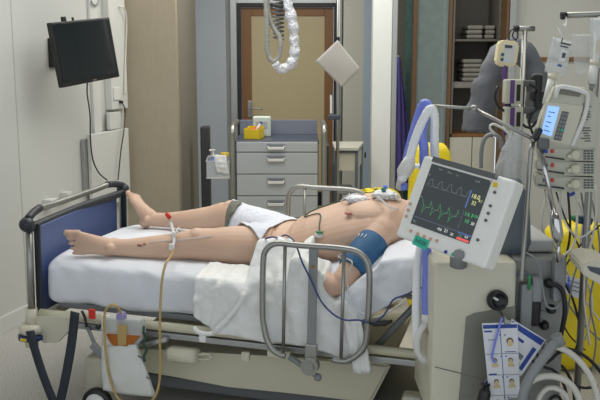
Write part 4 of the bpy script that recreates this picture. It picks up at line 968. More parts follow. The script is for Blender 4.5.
def portrait(c, p, u, v, s, body=True):
    q_ = lambda u_, v_: (p[0].lerp(p[1], u_)).lerp(p[3].lerp(p[2], u_), v_)+Vector((0, -.0016, 0))
    ct = q_(u, v); ex = (p[1]-p[0]).normalized(); ez = (p[0]-p[3]).normalized()
    def disc(cc, rx, rz, m, name, dy):
        b = MB(); b.prism([cc+ex*rx*math.cos(2*PI*k/16)+ez*rz*math.sin(2*PI*k/16)+Vector((0, -dy, 0)) for k in range(16)], (0, -.0006, 0)); part(b, name, m, c)
    if body:
        b = MB(); a = ct-ez*s*1.0; b.prism([a-ex*s*.45+ez*s*.1, a-ex*s*1.1-ez*s*.25, a-ex*s*1.2-ez*s*1.2, a+ex*s*1.2-ez*s*1.2, a+ex*s*1.1-ez*s*.25, a+ex*s*.45+ez*s*.1], (0, -.0006, 0)); part(b, 'drawn_shoulders', 'card_skin', c)
    disc(ct+ez*s*.25, s*.85, s*.95, 'card_hair', 'drawn_hair', .0007); disc(ct-ez*s*.12, s*.68, s*.95, 'card_skin', 'drawn_face', .0014)
portrait(c3, p3, .76, .185, .0135, False)
for v in (.365, .57, .77):
    for u in (.27, .75): portrait(c3, p3, u, v, .0095)
for v in (.11, .315, .515, .715): onc(c3, p3, .46, v, .49, v+.012, 'blue', 'rule'); onc(c3, p3, .60, v, .64, v+.012, 'blue', 'rule')
onc(c3, p3, .12, .155, .40, .162, 'screen_bar', 'rule'); onc(c3, p3, .60, .275, .92, .282, 'blue', 'rule'); onc(c3, p3, .06, .485, .30, .497, 'blue', 'rule')
onc(c2, p2, .04, .03, .97, .17, 'blue', 'header_bar'); onc(c2, p2, .10, .30, .55, .37, 'blue', 'rule'); onc(c2, p2, .03, .48, .4, .58, 'blue', 'rule'); onc(c2, p2, .82, .30, .93, .90, 'blue', 'rule'); onc(c2, p2, .45, .60, .75, .72, 'screen_bar', 'rule')
onc(c1, p1, .02, .0, .10, 1, 'blue', 'edge_bar'); onc(c1, p1, .2, .05, .95, .12, 'blue', 'rule')
cl_ = at(507, 322, YC)
b = MB(); b.cyl((cl_.x, YC-.004, cl_.z), (cl_.x, YV-.001, cl_.z+.006), .004); b.box((cl_.x, YC-.002, cl_.z), (.02, .01, .014), .002); part(b, 'card_clip', 'steel', vent)
b = MB(); b.cyl((cl_.x-.01, YC+.02, cl_.z-.27), (cl_.x-.01, YV-.001, cl_.z-.27), .004); part(b, 'card_clip', 'steel', vent)
# tie and clips on cards
b = MB(); b.tube([at(502, 318, YC-.01), at(497, 335, YC-.012), at(492, 358, YC-.012), at(496, 362, YC-.012)], .004); single(b, 'blue_tie', 'tube_blue', 'pale blue tie hanging across the front card', 'tie')
b = MB(); b.loft([(at(487, 386, YC-.02), .008, .008), (at(485, 392, YC-.02), .02, .02), (at(483, 402, YC-.02), .022, .022), (at(482, 415, YC-.02), .016, .016)], n=14); b.cyl(at(481, 384, YC-.02), at(490, 385, YC-.02), .005); single(b, 'black_bulb', 'black', 'black rubber bulb hanging in front of the cards at the bottom', 'bulb')
# humidifier arm: grey bar, hoses at the bottom right
b = MB(); b.tube([at(558, 338, 2.72), at(548, 352, 2.70), at(536, 368, 2.68), at(525, 388, 2.66), at(520, 410, 2.66), Vector((vx1-.02, 2.70, .45)), Vector((vx1-.05, YV+.01, .36))], .016, n=12); b.cyl(at(556, 335, 2.72), at(560, 345, 2.72), .02); single(b, 'grey_bar_handle', 'grey', 'grey bent bar handle crossing the white hoses at the bottom right', 'handle')
hs = [[(549, 345), (565, 350), (580, 362), (592, 380), (598, 402), (600, 430)], [(520, 430), (523, 396), (530, 382), (545, 376), (560, 378), (572, 386), (580, 402), (582, 430)], [(533, 430), (538, 400), (548, 388), (560, 390), (568, 400), (572, 430)], [(560, 347), (578, 352), (594, 364), (606, 382), (612, 410)]]
for k, (h_, m, r, lab) in enumerate(zip(hs, ('white_cable', 'white_cable', 'white_cable', 'black'), (.011, .012, .010, .006), ('outermost thick cream hose curving down at the bottom right', 'wide cream hose arching beside the grey bar handle', 'small inner cream hose loop inside the wide one', 'black cable curving over the cream hoses at the right edge'))):
    b = MB(); b.tube([at(px, py, 2.80+.03*k) for px, py in h_]+[at(h_[-1][0], h_[-1][1], 2.80+.03*k)*Vector((1, 1, .5)) if False else Vector((at(h_[-1][0], h_[-1][1], 2.80+.03*k).x, 2.80+.03*k, .02))], r, n=10, step=.015); single(b, 'hose', m, lab, 'hose')
for k, h_ in enumerate((((530, 345), (536, 352), (543, 366), (556, 372), (566, 392), (568, 430)), ((525, 352), (534, 362), (548, 362), (560, 352), (572, 356), (585, 372)), ((545, 430), (548, 404), (556, 396), (562, 402), (566, 430)), ((552, 360), (562, 366), (570, 378), (574, 395), (575, 430)), ((541, 352), (556, 372), (570, 384), (586, 388), (598, 386)))):
    b = MB(); b.tube([at(px, py, 2.86+.02*k) for px, py in h_], .0055, n=8, step=.015); single(b, 'black_cable', 'black', ('black cable falling from the cards to the bottom edge', 'black cable winding right from the cards toward the hoses', 'black cable inside the small hose loop', 'black cable passing behind the wide cream hose', 'black cable running to the right under the cream hoses')[k], 'cable')
b = MB(); b.cyl(at(549, 344, 2.78), at(545, 350, 2.78), .018, .014); single(b, 'hose_coupling', 'steel', 'steel coupling where the cream hose meets the ventilator', 'coupling')
# black thick cable from the side module
b = MB(); b.tube([at(545, 284, YV-.0), at(556, 285, YV-.02), at(563, 292, YV-.02), at(565, 310, YV-.02), at(563, 325, YV-.01), at(560, 340, YV), at(559, 352, YV+.02)], .0085, n=10); single(b, 'power_cable', 'black', 'thick black cable bending down from the ventilator side module', 'cable')
b = MB(); b.tube([at(526, 253, YV+.05), at(534, 258, YV+.0), at(540, 272, YV-.0), at(543, 290, YV-.0), at(547, 306, YV-.01), at(556, 308, YV-.01), at(563, 300, YV-.01)], .0045, n=8); single(b, 'grey_cable', 'grey', 'grey cable looping in front of the ventilator clamps', 'cable')
# ================================================================ POLES, PUMPS, BAGS AT THE RIGHT
def pole_foot(b, x, y):
    for k in range(5):
        a = 2*PI*k/5; b.cyl((x, y, .09), (x+.28*math.cos(a), y+.28*math.sin(a), .06), .012)
        b.lathe([(.015, -.01), (.028, -.01), (.028, .01), (.015, .01)], (x+.28*math.cos(a), y+.28*math.sin(a), .029), (math.sin(a), math.cos(a), 0), 12)
YA = 3.55
xa = at(523.5, 60, YA).x; za = at(523.5, 28, YA).z
pA = thing('infusion_pole', 'steel infusion pole with short cross bar carrying the small cream pump', 'pole', (xa, YA, 0))
b = MB(); b.cyl((xa, YA, .08), (xa, YA, za), .0108); part(b, 'upright', 'steel', pA)
b = MB(); b.cyl(at(516, 28.5, YA), at(534.5, 28.5, YA), .0115); part(b, 'cross_bar', 'steel', pA)
b = MB(); b.cyl(at(514, 28.5, YA), at(518.5, 28.5, YA), .0135); part(b, 'end_cap', 'black', pA)
b = MB(); pole_foot(b, xa, YA); part(b, 'wheeled_base', 'midgrey', pA)
b = MB(); b.tube([at(509, 41, YA), at(509.5, 33, YA), at(512, 29.5, YA), at(515.5, 29, YA)], .003, n=6); b.tube([at(514.5, 30, YA-.01), at(512.5, 36, YA-.01), at(516, 40, YA-.01), at(518, 34, YA-.01), at(515.5, 30, YA-.01)], .003, n=6); part(b, 'wire_hook', 'black', pA)
# small cream unit
c0 = at(507.5, 54, YA-.04)
sp = thing('feeding_pump', 'small cream rounded pump with grey label hanging under the short cross bar', 'pump', (c0.x, c0.y, at(507.5, 67, YA-.04).z))
X_ = Matrix.Translation(c0) @ Matrix.Rotation(R(5), 4, 'Y')
b = MB(X_); b.prism([(-.038, 0, .045), (-.026, 0, .054), (.032, 0, .054), (.044, 0, .042), (.044, 0, -.036), (.026, 0, -.052), (-.022, 0, -.052), (-.040, 0, -.036)], (0, .06, 0)); bmesh.ops.bevel(b.bm, geom=b.bm.edges[:], offset=.006, segments=2, affect='EDGES'); part(b, 'casing', mat('warm_cream', (226, 214, 176), .4), sp)
b = MB(X_); b.box((.006, -.001, .002), (.046, .003, .075), .001); part(b, 'face_plate', mat('pale_face', (204, 206, 204), .4), sp)
b = MB(X_); b.box((.0, -.003, .03), (.03, .003, .012), .001); part(b, 'display', 'ipv', sp)
for k in range(2): b = MB(X_); b.box((-.02, -.003, -.004-.02*k), (.012, .004, .012), .001); part(b, 'green_key', mat('teal_key', (28, 92, 104), .4) if k == 0 else bpy.data.materials['teal_key'], sp)
b = MB(); b.tube([at(506, 66, YA-.03), at(504, 72, YA-.03), at(504.5, 80, YA-.03), at(506, 110, YA-.03), at(505, 135, YA-.03)], .010, n=10); sg = single(b, 'violet_line', 'violet', 'violet tubing hanging below the small cream pump', 'tube')
# syringe pumps stack on pole A
for k, (py0, py1) in enumerate(((79, 103), (106, 128))):
    a = at(502, py0, YA-.02); c = at(530, py1, YA-.02)
    t = thing('syringe_pump', ('upper' if k == 0 else 'lower')+' narrow white and violet syringe pump clamped to the short infusion pole', 'pump', ((a.x+c.x)/2, YA, c.z))
    b = MB(); b.box2((a.x, YA-.09, c.z), (a.x+.072, YA-.03, a.z), .006); part(b, 'casing', 'pumpbody', t)
    b = MB(); b.box2((a.x+.018, YA-.093, c.z+.002), (a.x+.036, YA-.0905, a.z-.002), .001); part(b, 'violet_strip', 'violet', t)
    b = MB(); b.box2((a.x+.044, YA-.093, c.z+.012), (a.x+.060, YA-.0905, a.z-.02), .001); part(b, 'dark_window', 'black', t)
    b = MB(); b.box2((a.x+.072, YA-.05, a.z-.03), (c.x, YA-.014, a.z-.005), .003); b.box((c.x, YA-.02, a.z-.03), (.03, .04, .05), .006); part(b, 'pole_clamp', 'midgrey', t)
b = MB(); b.box(at(536, 88, YA+.02), (.045, .06, .12), .015); b.box(at(539, 100, YA+.0), (.04, .05, .08), .012); single(b, 'clamp_block', 'black', 'black clamp block with cables on the right of the short infusion pole', 'clamp')
for k, P in enumerate((((530, 84), (540, 92), (541, 106), (533, 112), (529, 122), (533, 134)), ((508, 100), (514, 116), (522, 124), (530, 128), (538, 120)), ((498, 86), (495, 96), (499, 108), (507, 112), (513, 122), (512, 136)))):
    b = MB(); b.tube([at(px, py, YA-.06) for px, py in P], .0055, n=8, step=.015); single(b, 'black_cable', 'black', ('black cable looping right of the short infusion pole', 'black cable sagging across the short infusion pole', 'black cable hanging left of the syringe pumps')[k], 'cable')
# grey bent nylon sleeve behind
b = MB(); YS = 3.85
pts = [at(476, 132, YS), at(480, 112, YS), at(488, 84, YS), at(497, 60, YS), at(509, 50, YS+.02), at(524, 54, YS+.02), at(534, 68, YS+.02), at(538, 92, YS), at(538, 122, YS)]
b.tube(pts, lambda t: lerp(.065, .05, t) if t < .3 else (.052 if t < .6 else .048), n=20, step=.02)
for v in b.bm.verts: v.co += Vector((noise.noise(v.co*14), 0, noise.noise(v.co*14+Vector((3, 3, 3)))))*.018
sl = single(b, 'warming_hose', 'slate', 'thick slate grey padded hose arching behind the small cream pump', 'hose')
# main pole and infusion tower
YB = 3.05
xb = at(600, 100, YB).x+.02; zb = at(590, 15, YB).z
pB = thing('drip_stand', 'steel drip stand with long black-capped cross bar at the right edge', 'pole', (xb, YB+.12, 0))
b = MB(); b.cyl((xb, YB+.12, .08), (xb, YB+.12, zb), .014); part(b, 'upright', 'steel', pB)
b = MB(); b.cyl(at(565, 15.5, YB+.12), at(640, 12, YB+.12), .011); part(b, 'cross_bar', 'steel', pB)
b = MB(); b.cyl(at(561, 15.8, YB+.12), at(566, 15.5, YB+.12), .014); part(b, 'end_cap', 'black', pB)
b = MB(); b.tube([at(566, 17, YB+.11), at(566, 24, YB+.10), at(564.5, 27, YB+.09), at(563.5, 24, YB+.09)], .0035, n=6); part(b, 'bag_hook', 'white', pB)
b = MB(); pole_foot(b, xb, YB+.12); part(b, 'wheeled_base', 'midgrey', pB)
# infusion bags
def drip_bag(P, y, label, m='clear_more', cl='bagwhite'):
    p = [at(a, c, y) for a, c in P]; b = MB(); G = []
    for i in range(13):
        row = []
        for j in range(17):
            u, v = i/12, j/16; q_ = (p[0].lerp(p[1], u)).lerp(p[3].lerp(p[2], u), v); k = math.sin(u*PI)**.6*math.sin(v*PI)**.5 if 0 < u < 1 and 0 < v < 1 else 0
            row.append(q_+Vector((0, -.022*k-noise.noise(Vector((u*6, v*6, y)))*.006, 0)))
        G.append(row)
    b.grid(G); G2 = [[Vector((q_.x, 2*y-q_.y+.002, q_.z)) for q_ in r] for r in G]; b.grid(G2); bmesh.ops.remove_doubles(b.bm, verts=b.bm.verts, dist=.0025)
    t = thing('infusion_bag', label, 'bag', (p[3]+p[2])/2); part(b, 'bag', m, t)
    ctr = lambda u, v: (p[0].lerp(p[1], u)).lerp(p[3].lerp(p[2], u), v)+Vector((0, -.032, 0))
    return t, ctr
t, c_ = drip_bag([(553, 37), (573, 42), (565, 76), (544, 72)], YB+.05, 'clear flat infusion bag with white label hanging left of the drip stand')
for k, (u0, v0, u1, v1, m) in enumerate(((.42, .3, .72, .62, 'paper'), (.3, .1, .8, .15, 'ipv'), (.32, .19, .7, .23, 'ipv'), (.3, -.01, .36, .1, 'ipv'), (.5, .38, .66, .52, 'ipv'), (.4, .72, .6, .78, 'blue'))):
    dy = Vector((0, -.001*k, 0)); b = MB(); b.prism([c_(u0, v0)+dy, c_(u1, v0)+dy, c_(u1, v1)+dy, c_(u0, v1)+dy], (0, .0006, 0)); part(b, 'print' if m != 'paper' else 'label', m, t)
b = MB(); b.cyl(c_(.5, 1)+Vector((0, .03, .005)), c_(.55, 1.14)+Vector((0, .03, 0)), .012, .008); part(b, 'outlet', 'cream', t)
b = MB(); b.cyl(at(558, 28, YB+.09), at(563, 38, YB+.06), .002); part(b, 'hanger', 'clear_more', t)
t, c_ = drip_bag([(590, 18), (612, 16), (614, 66), (590, 70)], YB+.03, 'infusion bag cut by the right edge, hanging under the cross bar')
b = MB(); b.prism([c_(.1, .45), c_(.8, .42), c_(.8, .7), c_(.1, .72)], (0, .001, 0)); part(b, 'label', 'cream', t)
t, c_ = drip_bag([(572, 34), (592, 34), (590, 74), (575, 74)], YB+.16, 'faint clear bag hanging between the two labelled infusion bags', 'clear')
# drip chambers
for k, (pa, pb) in enumerate((((552, 78), (546, 112)), ((594, 64), (592, 92)))):
    b = MB(); b.cyl(at(pa[0], pa[1], YB), at(pb[0], pb[1]-8, YB), .014, .014); dc = single(b, 'drip_chamber', 'white', ('white drip chamber under the left infusion bag', 'white drip chamber at the right edge under the cut-off bag')[k], 'drip chamber')
    b = MB(); b.cyl(at(pb[0], pb[1]-8, YB), at(pb[0]-1, pb[1], YB), .012, .005); part(b, 'tip', 'violet' if k == 0 else 'grey', dc)
    b = MB(); b.cyl(at(pa[0]+1, pa[1]-4, YB), at(pa[0], pa[1]+1, YB), .016); part(b, 'collar', 'cream', dc)
# the pump tower
YQ = 2.92
tw_ = thing('infusion_tower', 'putty coloured stack of infusion pumps with bright blue display at the right', 'pump', at(565, 195, YQ))
PB = [(556, 85), (590, 89), (600, 100), (598, 148), (583, 150), (541, 146), (536, 139), (541, 118)]
b = MB(); b.prism([at(px, py, YQ) for px, py in PB], (.03, .14, 0)); bmesh.ops.bevel(b.bm, geom=b.bm.edges[:], offset=.007, segments=2, affect='EDGES'); part(b, 'control_head', 'pumpbody', tw_)
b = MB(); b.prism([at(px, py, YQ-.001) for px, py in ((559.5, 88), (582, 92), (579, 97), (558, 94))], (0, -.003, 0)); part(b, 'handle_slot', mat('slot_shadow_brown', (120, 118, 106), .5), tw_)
b = MB(); b.tube([at(556, 98, YQ-.012), at(558.5, 87.5, YQ-.02), at(570, 88, YQ-.022), at(584, 92, YQ-.02), at(588, 97, YQ-.012), at(584, 118, YQ-.01), at(572, 146, YQ-.006)], .008, n=10); part(b, 'carry_handle', 'white', tw_)
b = MB(); b.prism([at(px, py, YQ-.001) for px, py in ((545, 101.5), (583, 106), (572, 145), (538, 140))], (0, -.004, 0)); part(b, 'front_plate', 'cream', tw_)
b = MB(); lc = [at(px, py, YQ-.0055) for px, py in ((548, 105.5), (559.5, 107), (551.5, 136.5), (541, 133))]; b.prism(lc, (0, -.002, 0)); ld = part(b, 'display', 'lcd', tw_)
for v, w_ in ((.2, .6), (.35, .3), (.55, .5), (.7, .35), (.85, .55)):
    q_ = lambda u, v_: (lc[0].lerp(lc[1], u)).lerp(lc[3].lerp(lc[2], u), v_)+Vector((0, -.0022, 0))
    b = MB(); b.prism([q_(.15, v), q_(.15+w_, v), q_(.15+w_, v+.03), q_(.15, v+.03)], (0, -.0006, 0)); part(b, 'display_line', 'lcd_text', ld)
kp = [at(px, py, YQ-.0055) for px, py in ((562, 111), (569, 112), (561, 141), (553.5, 139.5))]
b = MB(); b.prism(kp, (0, -.001, 0)); part(b, 'keypad', 'midgrey', tw_)
for r_ in range(7):
    for c_i in range(2):
        q_ = lambda u, v_: (kp[0].lerp(kp[1], u)).lerp(kp[3].lerp(kp[2], u), v_)+Vector((0, -.0012, 0))
        u0 = .12+.45*c_i; v0 = .05+.135*r_; b = MB(); b.prism([q_(u0, v0), q_(u0+.32, v0), q_(u0+.32, v0+.09), q_(u0, v0+.09)], (0, -.002, 0)); part(b, 'key', 'teal_label' if (r_, c_i) == (4, 1) else 'grey', tw_)
for k, (ya, yb) in enumerate(((147, 160), (161, 175), (176, 191))):
    o_ = 535-k*1.0
    ch = [at(px, py, YQ+.004) for px, py in ((o_+1, ya-1), (597-k, ya+2), (597-k, yb+1), (545 if k < 2 else 552, yb+1), (o_+2, yb-4))]
    b = MB(); b.prism(ch, (.03, .13, 0)); bmesh.ops.bevel(b.bm, geom=b.bm.edges[:], offset=.005, segments=2, affect='EDGES'); ch_ = part(b, 'pump_channel', 'pumpbody', tw_)
    for px, m, w_ in ((545.5, 'blue', .014), (552.5, 'red', .010)):
        c = at(px, ya+4.2, YQ); b = MB(); b.box(c, (w_, .008, .013), .002); part(b, 'status_key', m, ch_)
    c = at(575, ya+8, YQ-.0); b = MB(); b.lathe([(.017, 0), (.019, .004), (.017, .012), (.010, .016)], c, (0, -1, 0), 20); b.box(c+Vector((-.018, -.006, -.004)), (.02, .01, .014), .003); part(b, 'door_knob', 'cream', ch_)
    b = MB(); q0 = at(538, ya+8, YQ-.002); q1 = at(564, ya+11.5, YQ-.002); b.prism([q0, q1, q1-Vector((0, 0, .006)), q0-Vector((0, 0, .004))], (0, -.005, 0)); part(b, 'door_slot', 'black', ch_)
    for r_ in range(4):
        for c_i in range(3):
            c = at(585+c_i*3.6, ya+4+r_*2.6, YQ+.001); b = MB(); b.box(c, (.009, .004, .0055), .001); part(b, 'printed_mark', 'midgrey', ch_)
for k, (py, n) in enumerate(((104, 7), (128, 6))):
    for j in range(n):
        c = at(586.5, py+j*2.6, YQ-.001); b = MB(); b.box(c+Vector((.006*math.sin(j*3), 0, 0)), (.024+.008*math.sin(j*2), .003, .004), .0008); part(b, 'printed_line', 'midgrey', tw_)
# chrome adjuster pole and white push handle
pc = thing('chrome_support_pole', 'chrome pole with thick adjuster collar leaning in front of the infusion tower', 'pole', at(557, 265, 2.84))
b = MB(); b.cyl(at(540.5, 148, 2.84), at(554.5, 215, 2.84), .0085); part(b, 'upper_pole', 'chrome', pc)
b = MB(); b.loft([(at(554, 213, 2.84), .012, .012), (at(556, 222, 2.84), .019, .019), (at(558, 236, 2.84), .019, .019), (at(558.5, 243, 2.84), .010, .010)], n=16); part(b, 'adjuster_collar', 'chrome', pc)
b = MB(); b.cyl(at(558.3, 241, 2.84), at(558.5, 262, 2.84), .008); part(b, 'lower_pole', 'chrome', pc)
b = MB(); b.box(at(543, 143.5, 2.84), (.04, .035, .04), .01); part(b, 'upper_joint', 'midgrey', pc)
# cables hanging right
wires = [((545, 190), (549, 215), (552, 235), (556, 250)), ((562, 180), (560, 205), (566, 225), (580, 238), (592, 230)), ((575, 190), (577, 215), (574, 245), (560, 260), (540, 300), (538, 345)), ((588, 190), (586, 220), (582, 250), (573, 280), (566, 320), (556, 350)),
         ((595, 185), (596, 215), (592, 240), (586, 262), (584, 300), (590, 345)), ((568, 192), (570, 235), (563, 275), (573, 300), (580, 330), (575, 352)), ((556, 192), (566, 220), (582, 252), (592, 268)), ((581, 192), (588, 232), (598, 262), (604, 300)), ((548, 190), (542, 225), (556, 262), (561, 300), (550, 345)), ((600, 225), (585, 240), (568, 262), (556, 290), (566, 330), (585, 350)), ((592, 200), (600, 250), (590, 300), (596, 340), (590, 380)), ((572, 192), (583, 215), (580, 260), (592, 300), (586, 340)), ((560, 260), (575, 285), (592, 310), (604, 325)), ((552, 262), (560, 290), (580, 320), (600, 340))]
LAB = ('white line from the left underside of the pump tower curving to the chrome pole foot', 'clear line swinging right below the tower toward the blue connector', 'white line from mid tower falling left down past the ventilator side', 'grey line from the tower right side falling to the white hoses', 'white line nearest the right edge falling straight over the yellow bag',
       'black line falling steeply in front of the yellow bag to the hose coupling', 'black line slanting right from the tower to the cream device', 'grey line slanting from the tower out of the right edge', 'white line leftmost of all, bulging toward the ventilator', 'black line entering at the right and sweeping left over the yellow bag',
       'grey line zigzagging down along the right edge over the yellow bag', 'white line passing behind the paper tag', 'white line slanting low to the right over the yellow bag', 'grey line slanting low to the right edge, lowest over the yellow bag')
for k, w_ in enumerate(wires):
    b = MB(); b.tube([at(px, py, 3.02+.03*k) for px, py in w_], .0034+.0006*(k % 3), n=6, step=.02)
    single(b, 'infusion_line', ('white_cable', 'clear_more', 'white_cable', 'grey', 'white_cable', 'black', 'black', 'grey', 'white_cable', 'black', 'grey', 'white_cable', 'white_cable', 'grey')[k], LAB[k], 'tube', 'thin lines hanging below the pump tower')
# other device corner
P = [(581, 265), (592, 260.5), (612, 264), (612, 292), (582, 274)]
b = MB(); b.prism([at(px, py, 2.7) for px, py in P], (.02, .2, 0)); bmesh.ops.bevel(b.bm, geom=b.bm.edges[:], offset=.005, segments=2, affect='EDGES'); dv = single(b, 'monitor_module', 'cream', 'corner of a cream device with dark blue top entering at the right edge', 'device')
b = MB(); b.prism([at(px, py, 2.699) for px, py in ((587, 266), (612, 270), (612, 280), (590, 271))], (0, -.003, 0)); part(b, 'dark_face', 'topblue', dv)
c = at(583, 220, 3.2); b = MB(); b.box(c, (.07, .04, .03), .01, Matrix.Rotation(R(8), 3, 'Y')); cn = single(b, 'blue_connector', mat('petrol_blue', (24, 66, 88), .4), 'petrol blue connector held among the lines in front of the yellow bag', 'connector')
b = MB(); b.cyl(c+Vector((-.045, 0, .008)), c+Vector((-.03, 0, .006)), .010); part(b, 'green_end', 'green', cn)
a = at(575, 279, 3.25); b = MB(); b.prism([at(566, 275, 3.3), at(588, 282, 3.3), at(582, 300, 3.3), at(562, 292, 3.3)], (0, .004, 0)); tg = single(b, 'paper_tag', 'paper', 'white printed tag hanging among the lines over the yellow bag', 'tag')
for k in range(3):
    b = MB(); q0 = at(569-k, 280+k*4, 3.299); q1 = at(582-k, 284+k*4, 3.299); b.prism([q0, q1, q1-Vector((0, 0, .003)), q0-Vector((0, 0, .003))], (0, -.001, 0)); part(b, 'print_line', 'ipv', tg)
b = MB(); b.cyl(at(568, 282, 3.26), at(570, 288, 3.26), .008); b.cyl(at(569, 276, 3.26), at(568.5, 282, 3.26), .004); single(b, 'blue_stopcock', 'tube_blue', 'small blue stopcock beside the white tag', 'stopcock')
c = at(572, 194, 2.9); b = MB(); b.box(c, (.022, .01, .012), .004, Matrix.Rotation(R(-30), 3, 'Y')); single(b, 'blue_clip', 'blue', 'small dark blue clip hanging under the infusion tower', 'clip')
# grey curved tube and cup between monitor and pole
b = MB(); b.tube([at(481, 168, 3.4), at(481.5, 150, 3.4), at(485, 138, 3.4), at(493, 134, 3.4), at(500, 139, 3.4), at(502, 150, 3.4)], .0085, n=10); single(b, 'grey_curved_tube', 'grey', 'grey curved tube standing up behind the monitor, left of the plastic wrap', 'tube')
b = MB(); b.tube([at(495, 134, 3.3), at(490, 128, 3.3), at(493, 124, 3.3), at(505, 130, 3.3), at(513, 140, 3.3)], .005, n=8); single(b, 'white_tube_loop', 'white', 'short white tube loop beside the grey curved tube', 'tube')
# ================================================================ SMALL THINGS ON AND AROUND THE BED (bed-local)
def L_(px, py, ax, v): return bl(px, py, ax, v)
# strap looping off the foot end
def ribbon(pts, w, th, wd, X=BED, step=.03):
    """flat band along pts; wd = width direction"""
    P = catmull([Vector(p) for p in pts], step); wd = Vector(wd).normalized(); b = MB(X); rows = []
    for i, p in enumerate(P):
        t = (P[min(i+1, len(P)-1)]-P[max(i-1, 0)]).normalized(); s = (wd-t*wd.dot(t)).normalized(); n = t.cross(s)
        rows.append([b.v(p+s*w/2+n*th/2), b.v(p-s*w/2+n*th/2), b.v(p-s*w/2-n*th/2), b.v(p+s*w/2-n*th/2)])
    for a, c in zip(rows, rows[1:]):
        for k in range(4): b.face([a[k], a[(k+1) % 4], c[(k+1) % 4], c[k]], k % 2 == 0)
    b.face(rows[0][::-1]); b.face(rows[-1]); return b
yS = -.075
pt = lambda px, py, y=yS: L_(px, py, 1, y)
b = ribbon([pt(30, 331), pt(35, 350), pt(43, 375), pt(52, 398), pt(57, 408), pt(61, 398), pt(67, 370), pt(72, 340), pt(75, 312)], .042, .004, (1, 0, 0))
st = single(b, 'restraint_strap', 'strap', 'wide dark navy strap hanging in a loop from the foot corner of the bed', 'strap', X=BED)
b = MB(BED); b.tube([pt(82, 311, -.03), pt(85, 318, -.04), pt(86.5, 327, -.04)], .006, n=8); single(b, 'short_strap', 'black', 'short black strap end beside the red tag under the mattress', 'strap', X=BED)
b = MB(BED); c = pt(92, 314, -.035); b.box(c, (.032, .01, .045), .003); single(b, 'red_tag', 'red', 'small red tag hanging on the bed frame near the foot end', 'tag', X=BED)
b = MB(BED); c = pt(98, 327, -.02); b.ball(c, .012); b.cyl((c[0], c[1], c[2]), (c[0], .02, c[2]+.0), .004); single(b, 'rubber_stop', 'black', 'small round black rubber stop on the bed frame left of the urine bag', 'stop', X=BED)
# urine bag
yU = -.085
pu = lambda px, py, y=yU: L_(px, py, 1, y)
ub = thing('urine_bag', 'urine drainage bag with amber measuring chamber and white front, hanging on the bed frame', 'bag', X=BED @ Matrix.Translation(pu(122, 392)))
def boxpx(P, y0, y1, bev=.004):
    b = MB(BED); p = [pu(px, py, y0) for px, py in P]; b.prism(p, (0, y1-y0, 0))
    if bev: bmesh.ops.bevel(b.bm, geom=b.bm.edges[:], offset=bev, segments=2, affect='EDGES')
    return b
part(boxpx([(104, 318), (141, 321), (142, 340), (134, 347), (110, 345), (103, 334)], yU-.012, yU+.035), 'measuring_chamber', 'clear_more', ub)
part(boxpx([(105.5, 334), (140.5, 336), (133, 345), (130, 347.5), (113, 346.5), (110, 342)], yU-.016, yU+.03, .003), 'urine', 'urine', ub)
part(boxpx([(117, 325), (127, 325), (126, 345), (118, 345)], yU-.020, yU-.0165, 0), 'inner_tube', 'tube_amber', ub)
b = MB(BED); c = pu(121.5, 318, yU+.01); b.lathe([(.010, .03), (.018, .024), (.022, .012), (.022, 0), (.017, -.014), (.012, -.03)], c, (0, 0, 1), 20); part(b, 'purple_cap', mat('lilac_cap', (150, 140, 190), .3, alpha=.9), ub)
def bagG(P, y, n=14):
    p = [pu(px, py, y) for px, py in P]; G = []
    for i in range(n+1):
        row = []
        for j in range(n+1):
            u, v = i/n, j/n; q_ = (p[0].lerp(p[1], u)).lerp(p[3].lerp(p[2], u), v); row.append(q_+Vector((0, -.02*math.sin(PI*u)*math.sin(PI*v)-nz((u*4, v*4, 3), 1, .006), 0)))
        G.append(row)
    return G
b = MB(BED); b.solid(bagG([(104.5, 345.5), (137, 343), (156, 395), (105, 389)], yU+.005), .02); part(b, 'bag_front', 'bagwhite', ub)
for px, py, w_, h_ in ((140, 357, .02, .008), (112, 371, .022, .008), (133, 372, .03, .006), (148, 378, .018, .006), (121, 352, .03, .003)):
    b = MB(BED); c = pu(px, py, yU-.022); b.box(c, (w_, .002, h_), .0008, Matrix.Rotation(R(25), 3, 'Y')); part(b, 'printed_mark', 'label_g' if False else 'midgrey', ub)
b = MB(BED); b.tube([pu(102, 318, yU+.03), pu(102.5, 345, yU+.03)], .003, n=6, spline=False); b.box2(pu(101, 316, yU+.02), pu(143, 318.5, yU+.035), .002); part(b, 'hanger', 'white', ub)
b = MB(BED); pts = [pu(144, 326, yU+.01), pu(143.5, 332, yU+.0), pu(146, 337, yU+.01), pu(143, 343, yU+.0), pu(146.5, 350, yU+.01), pu(144, 356, yU+.005), pu(145, 362, yU)]; b.tube(pts, .006, n=6); single(b, 'green_clamp', 'green_cable', 'crinkled dark green clamp cord beside the urine bag', 'cord', X=BED)
# drain tube from thigh connector down to the bag
b = MB(BED)
b.tube([L_(173, 250, 1, .150), L_(172, 254, 1, .12), L_(169, 259, 1, .02), L_(165.5, 264, 1, -.03), pu(161.5, 285, -.07), pu(160, 320, -.09), pu(160, 350, -.10), pu(160, 375, -.11), pu(157, 392, -.12), pu(150, 402, -.12), pu(135, 406, -.12), pu(118, 398, -.12), pu(109, 375, -.12), pu(105.5, 350, -.12), pu(104.5, 325, -.12), pu(105, 312, -.12), pu(110, 305.5, -.12), pu(116, 305.5, -.115), pu(121, 313, -.09), pu(121.5, 318, -.08)], .0056, n=8, step=.015)
single(b, 'drain_tube', 'tube_amber', 'long pale amber tube hanging from the near leg down to the urine bag', 'tube', X=BED)
def onleg(px, py, z0=.83, off=.012):
    p = L_(px, py, 2, z0)
    for _ in range(6): z = top(p.x, p.y)+off; p = L_(px, py, 2, z)
    return p
b = MB(BED)
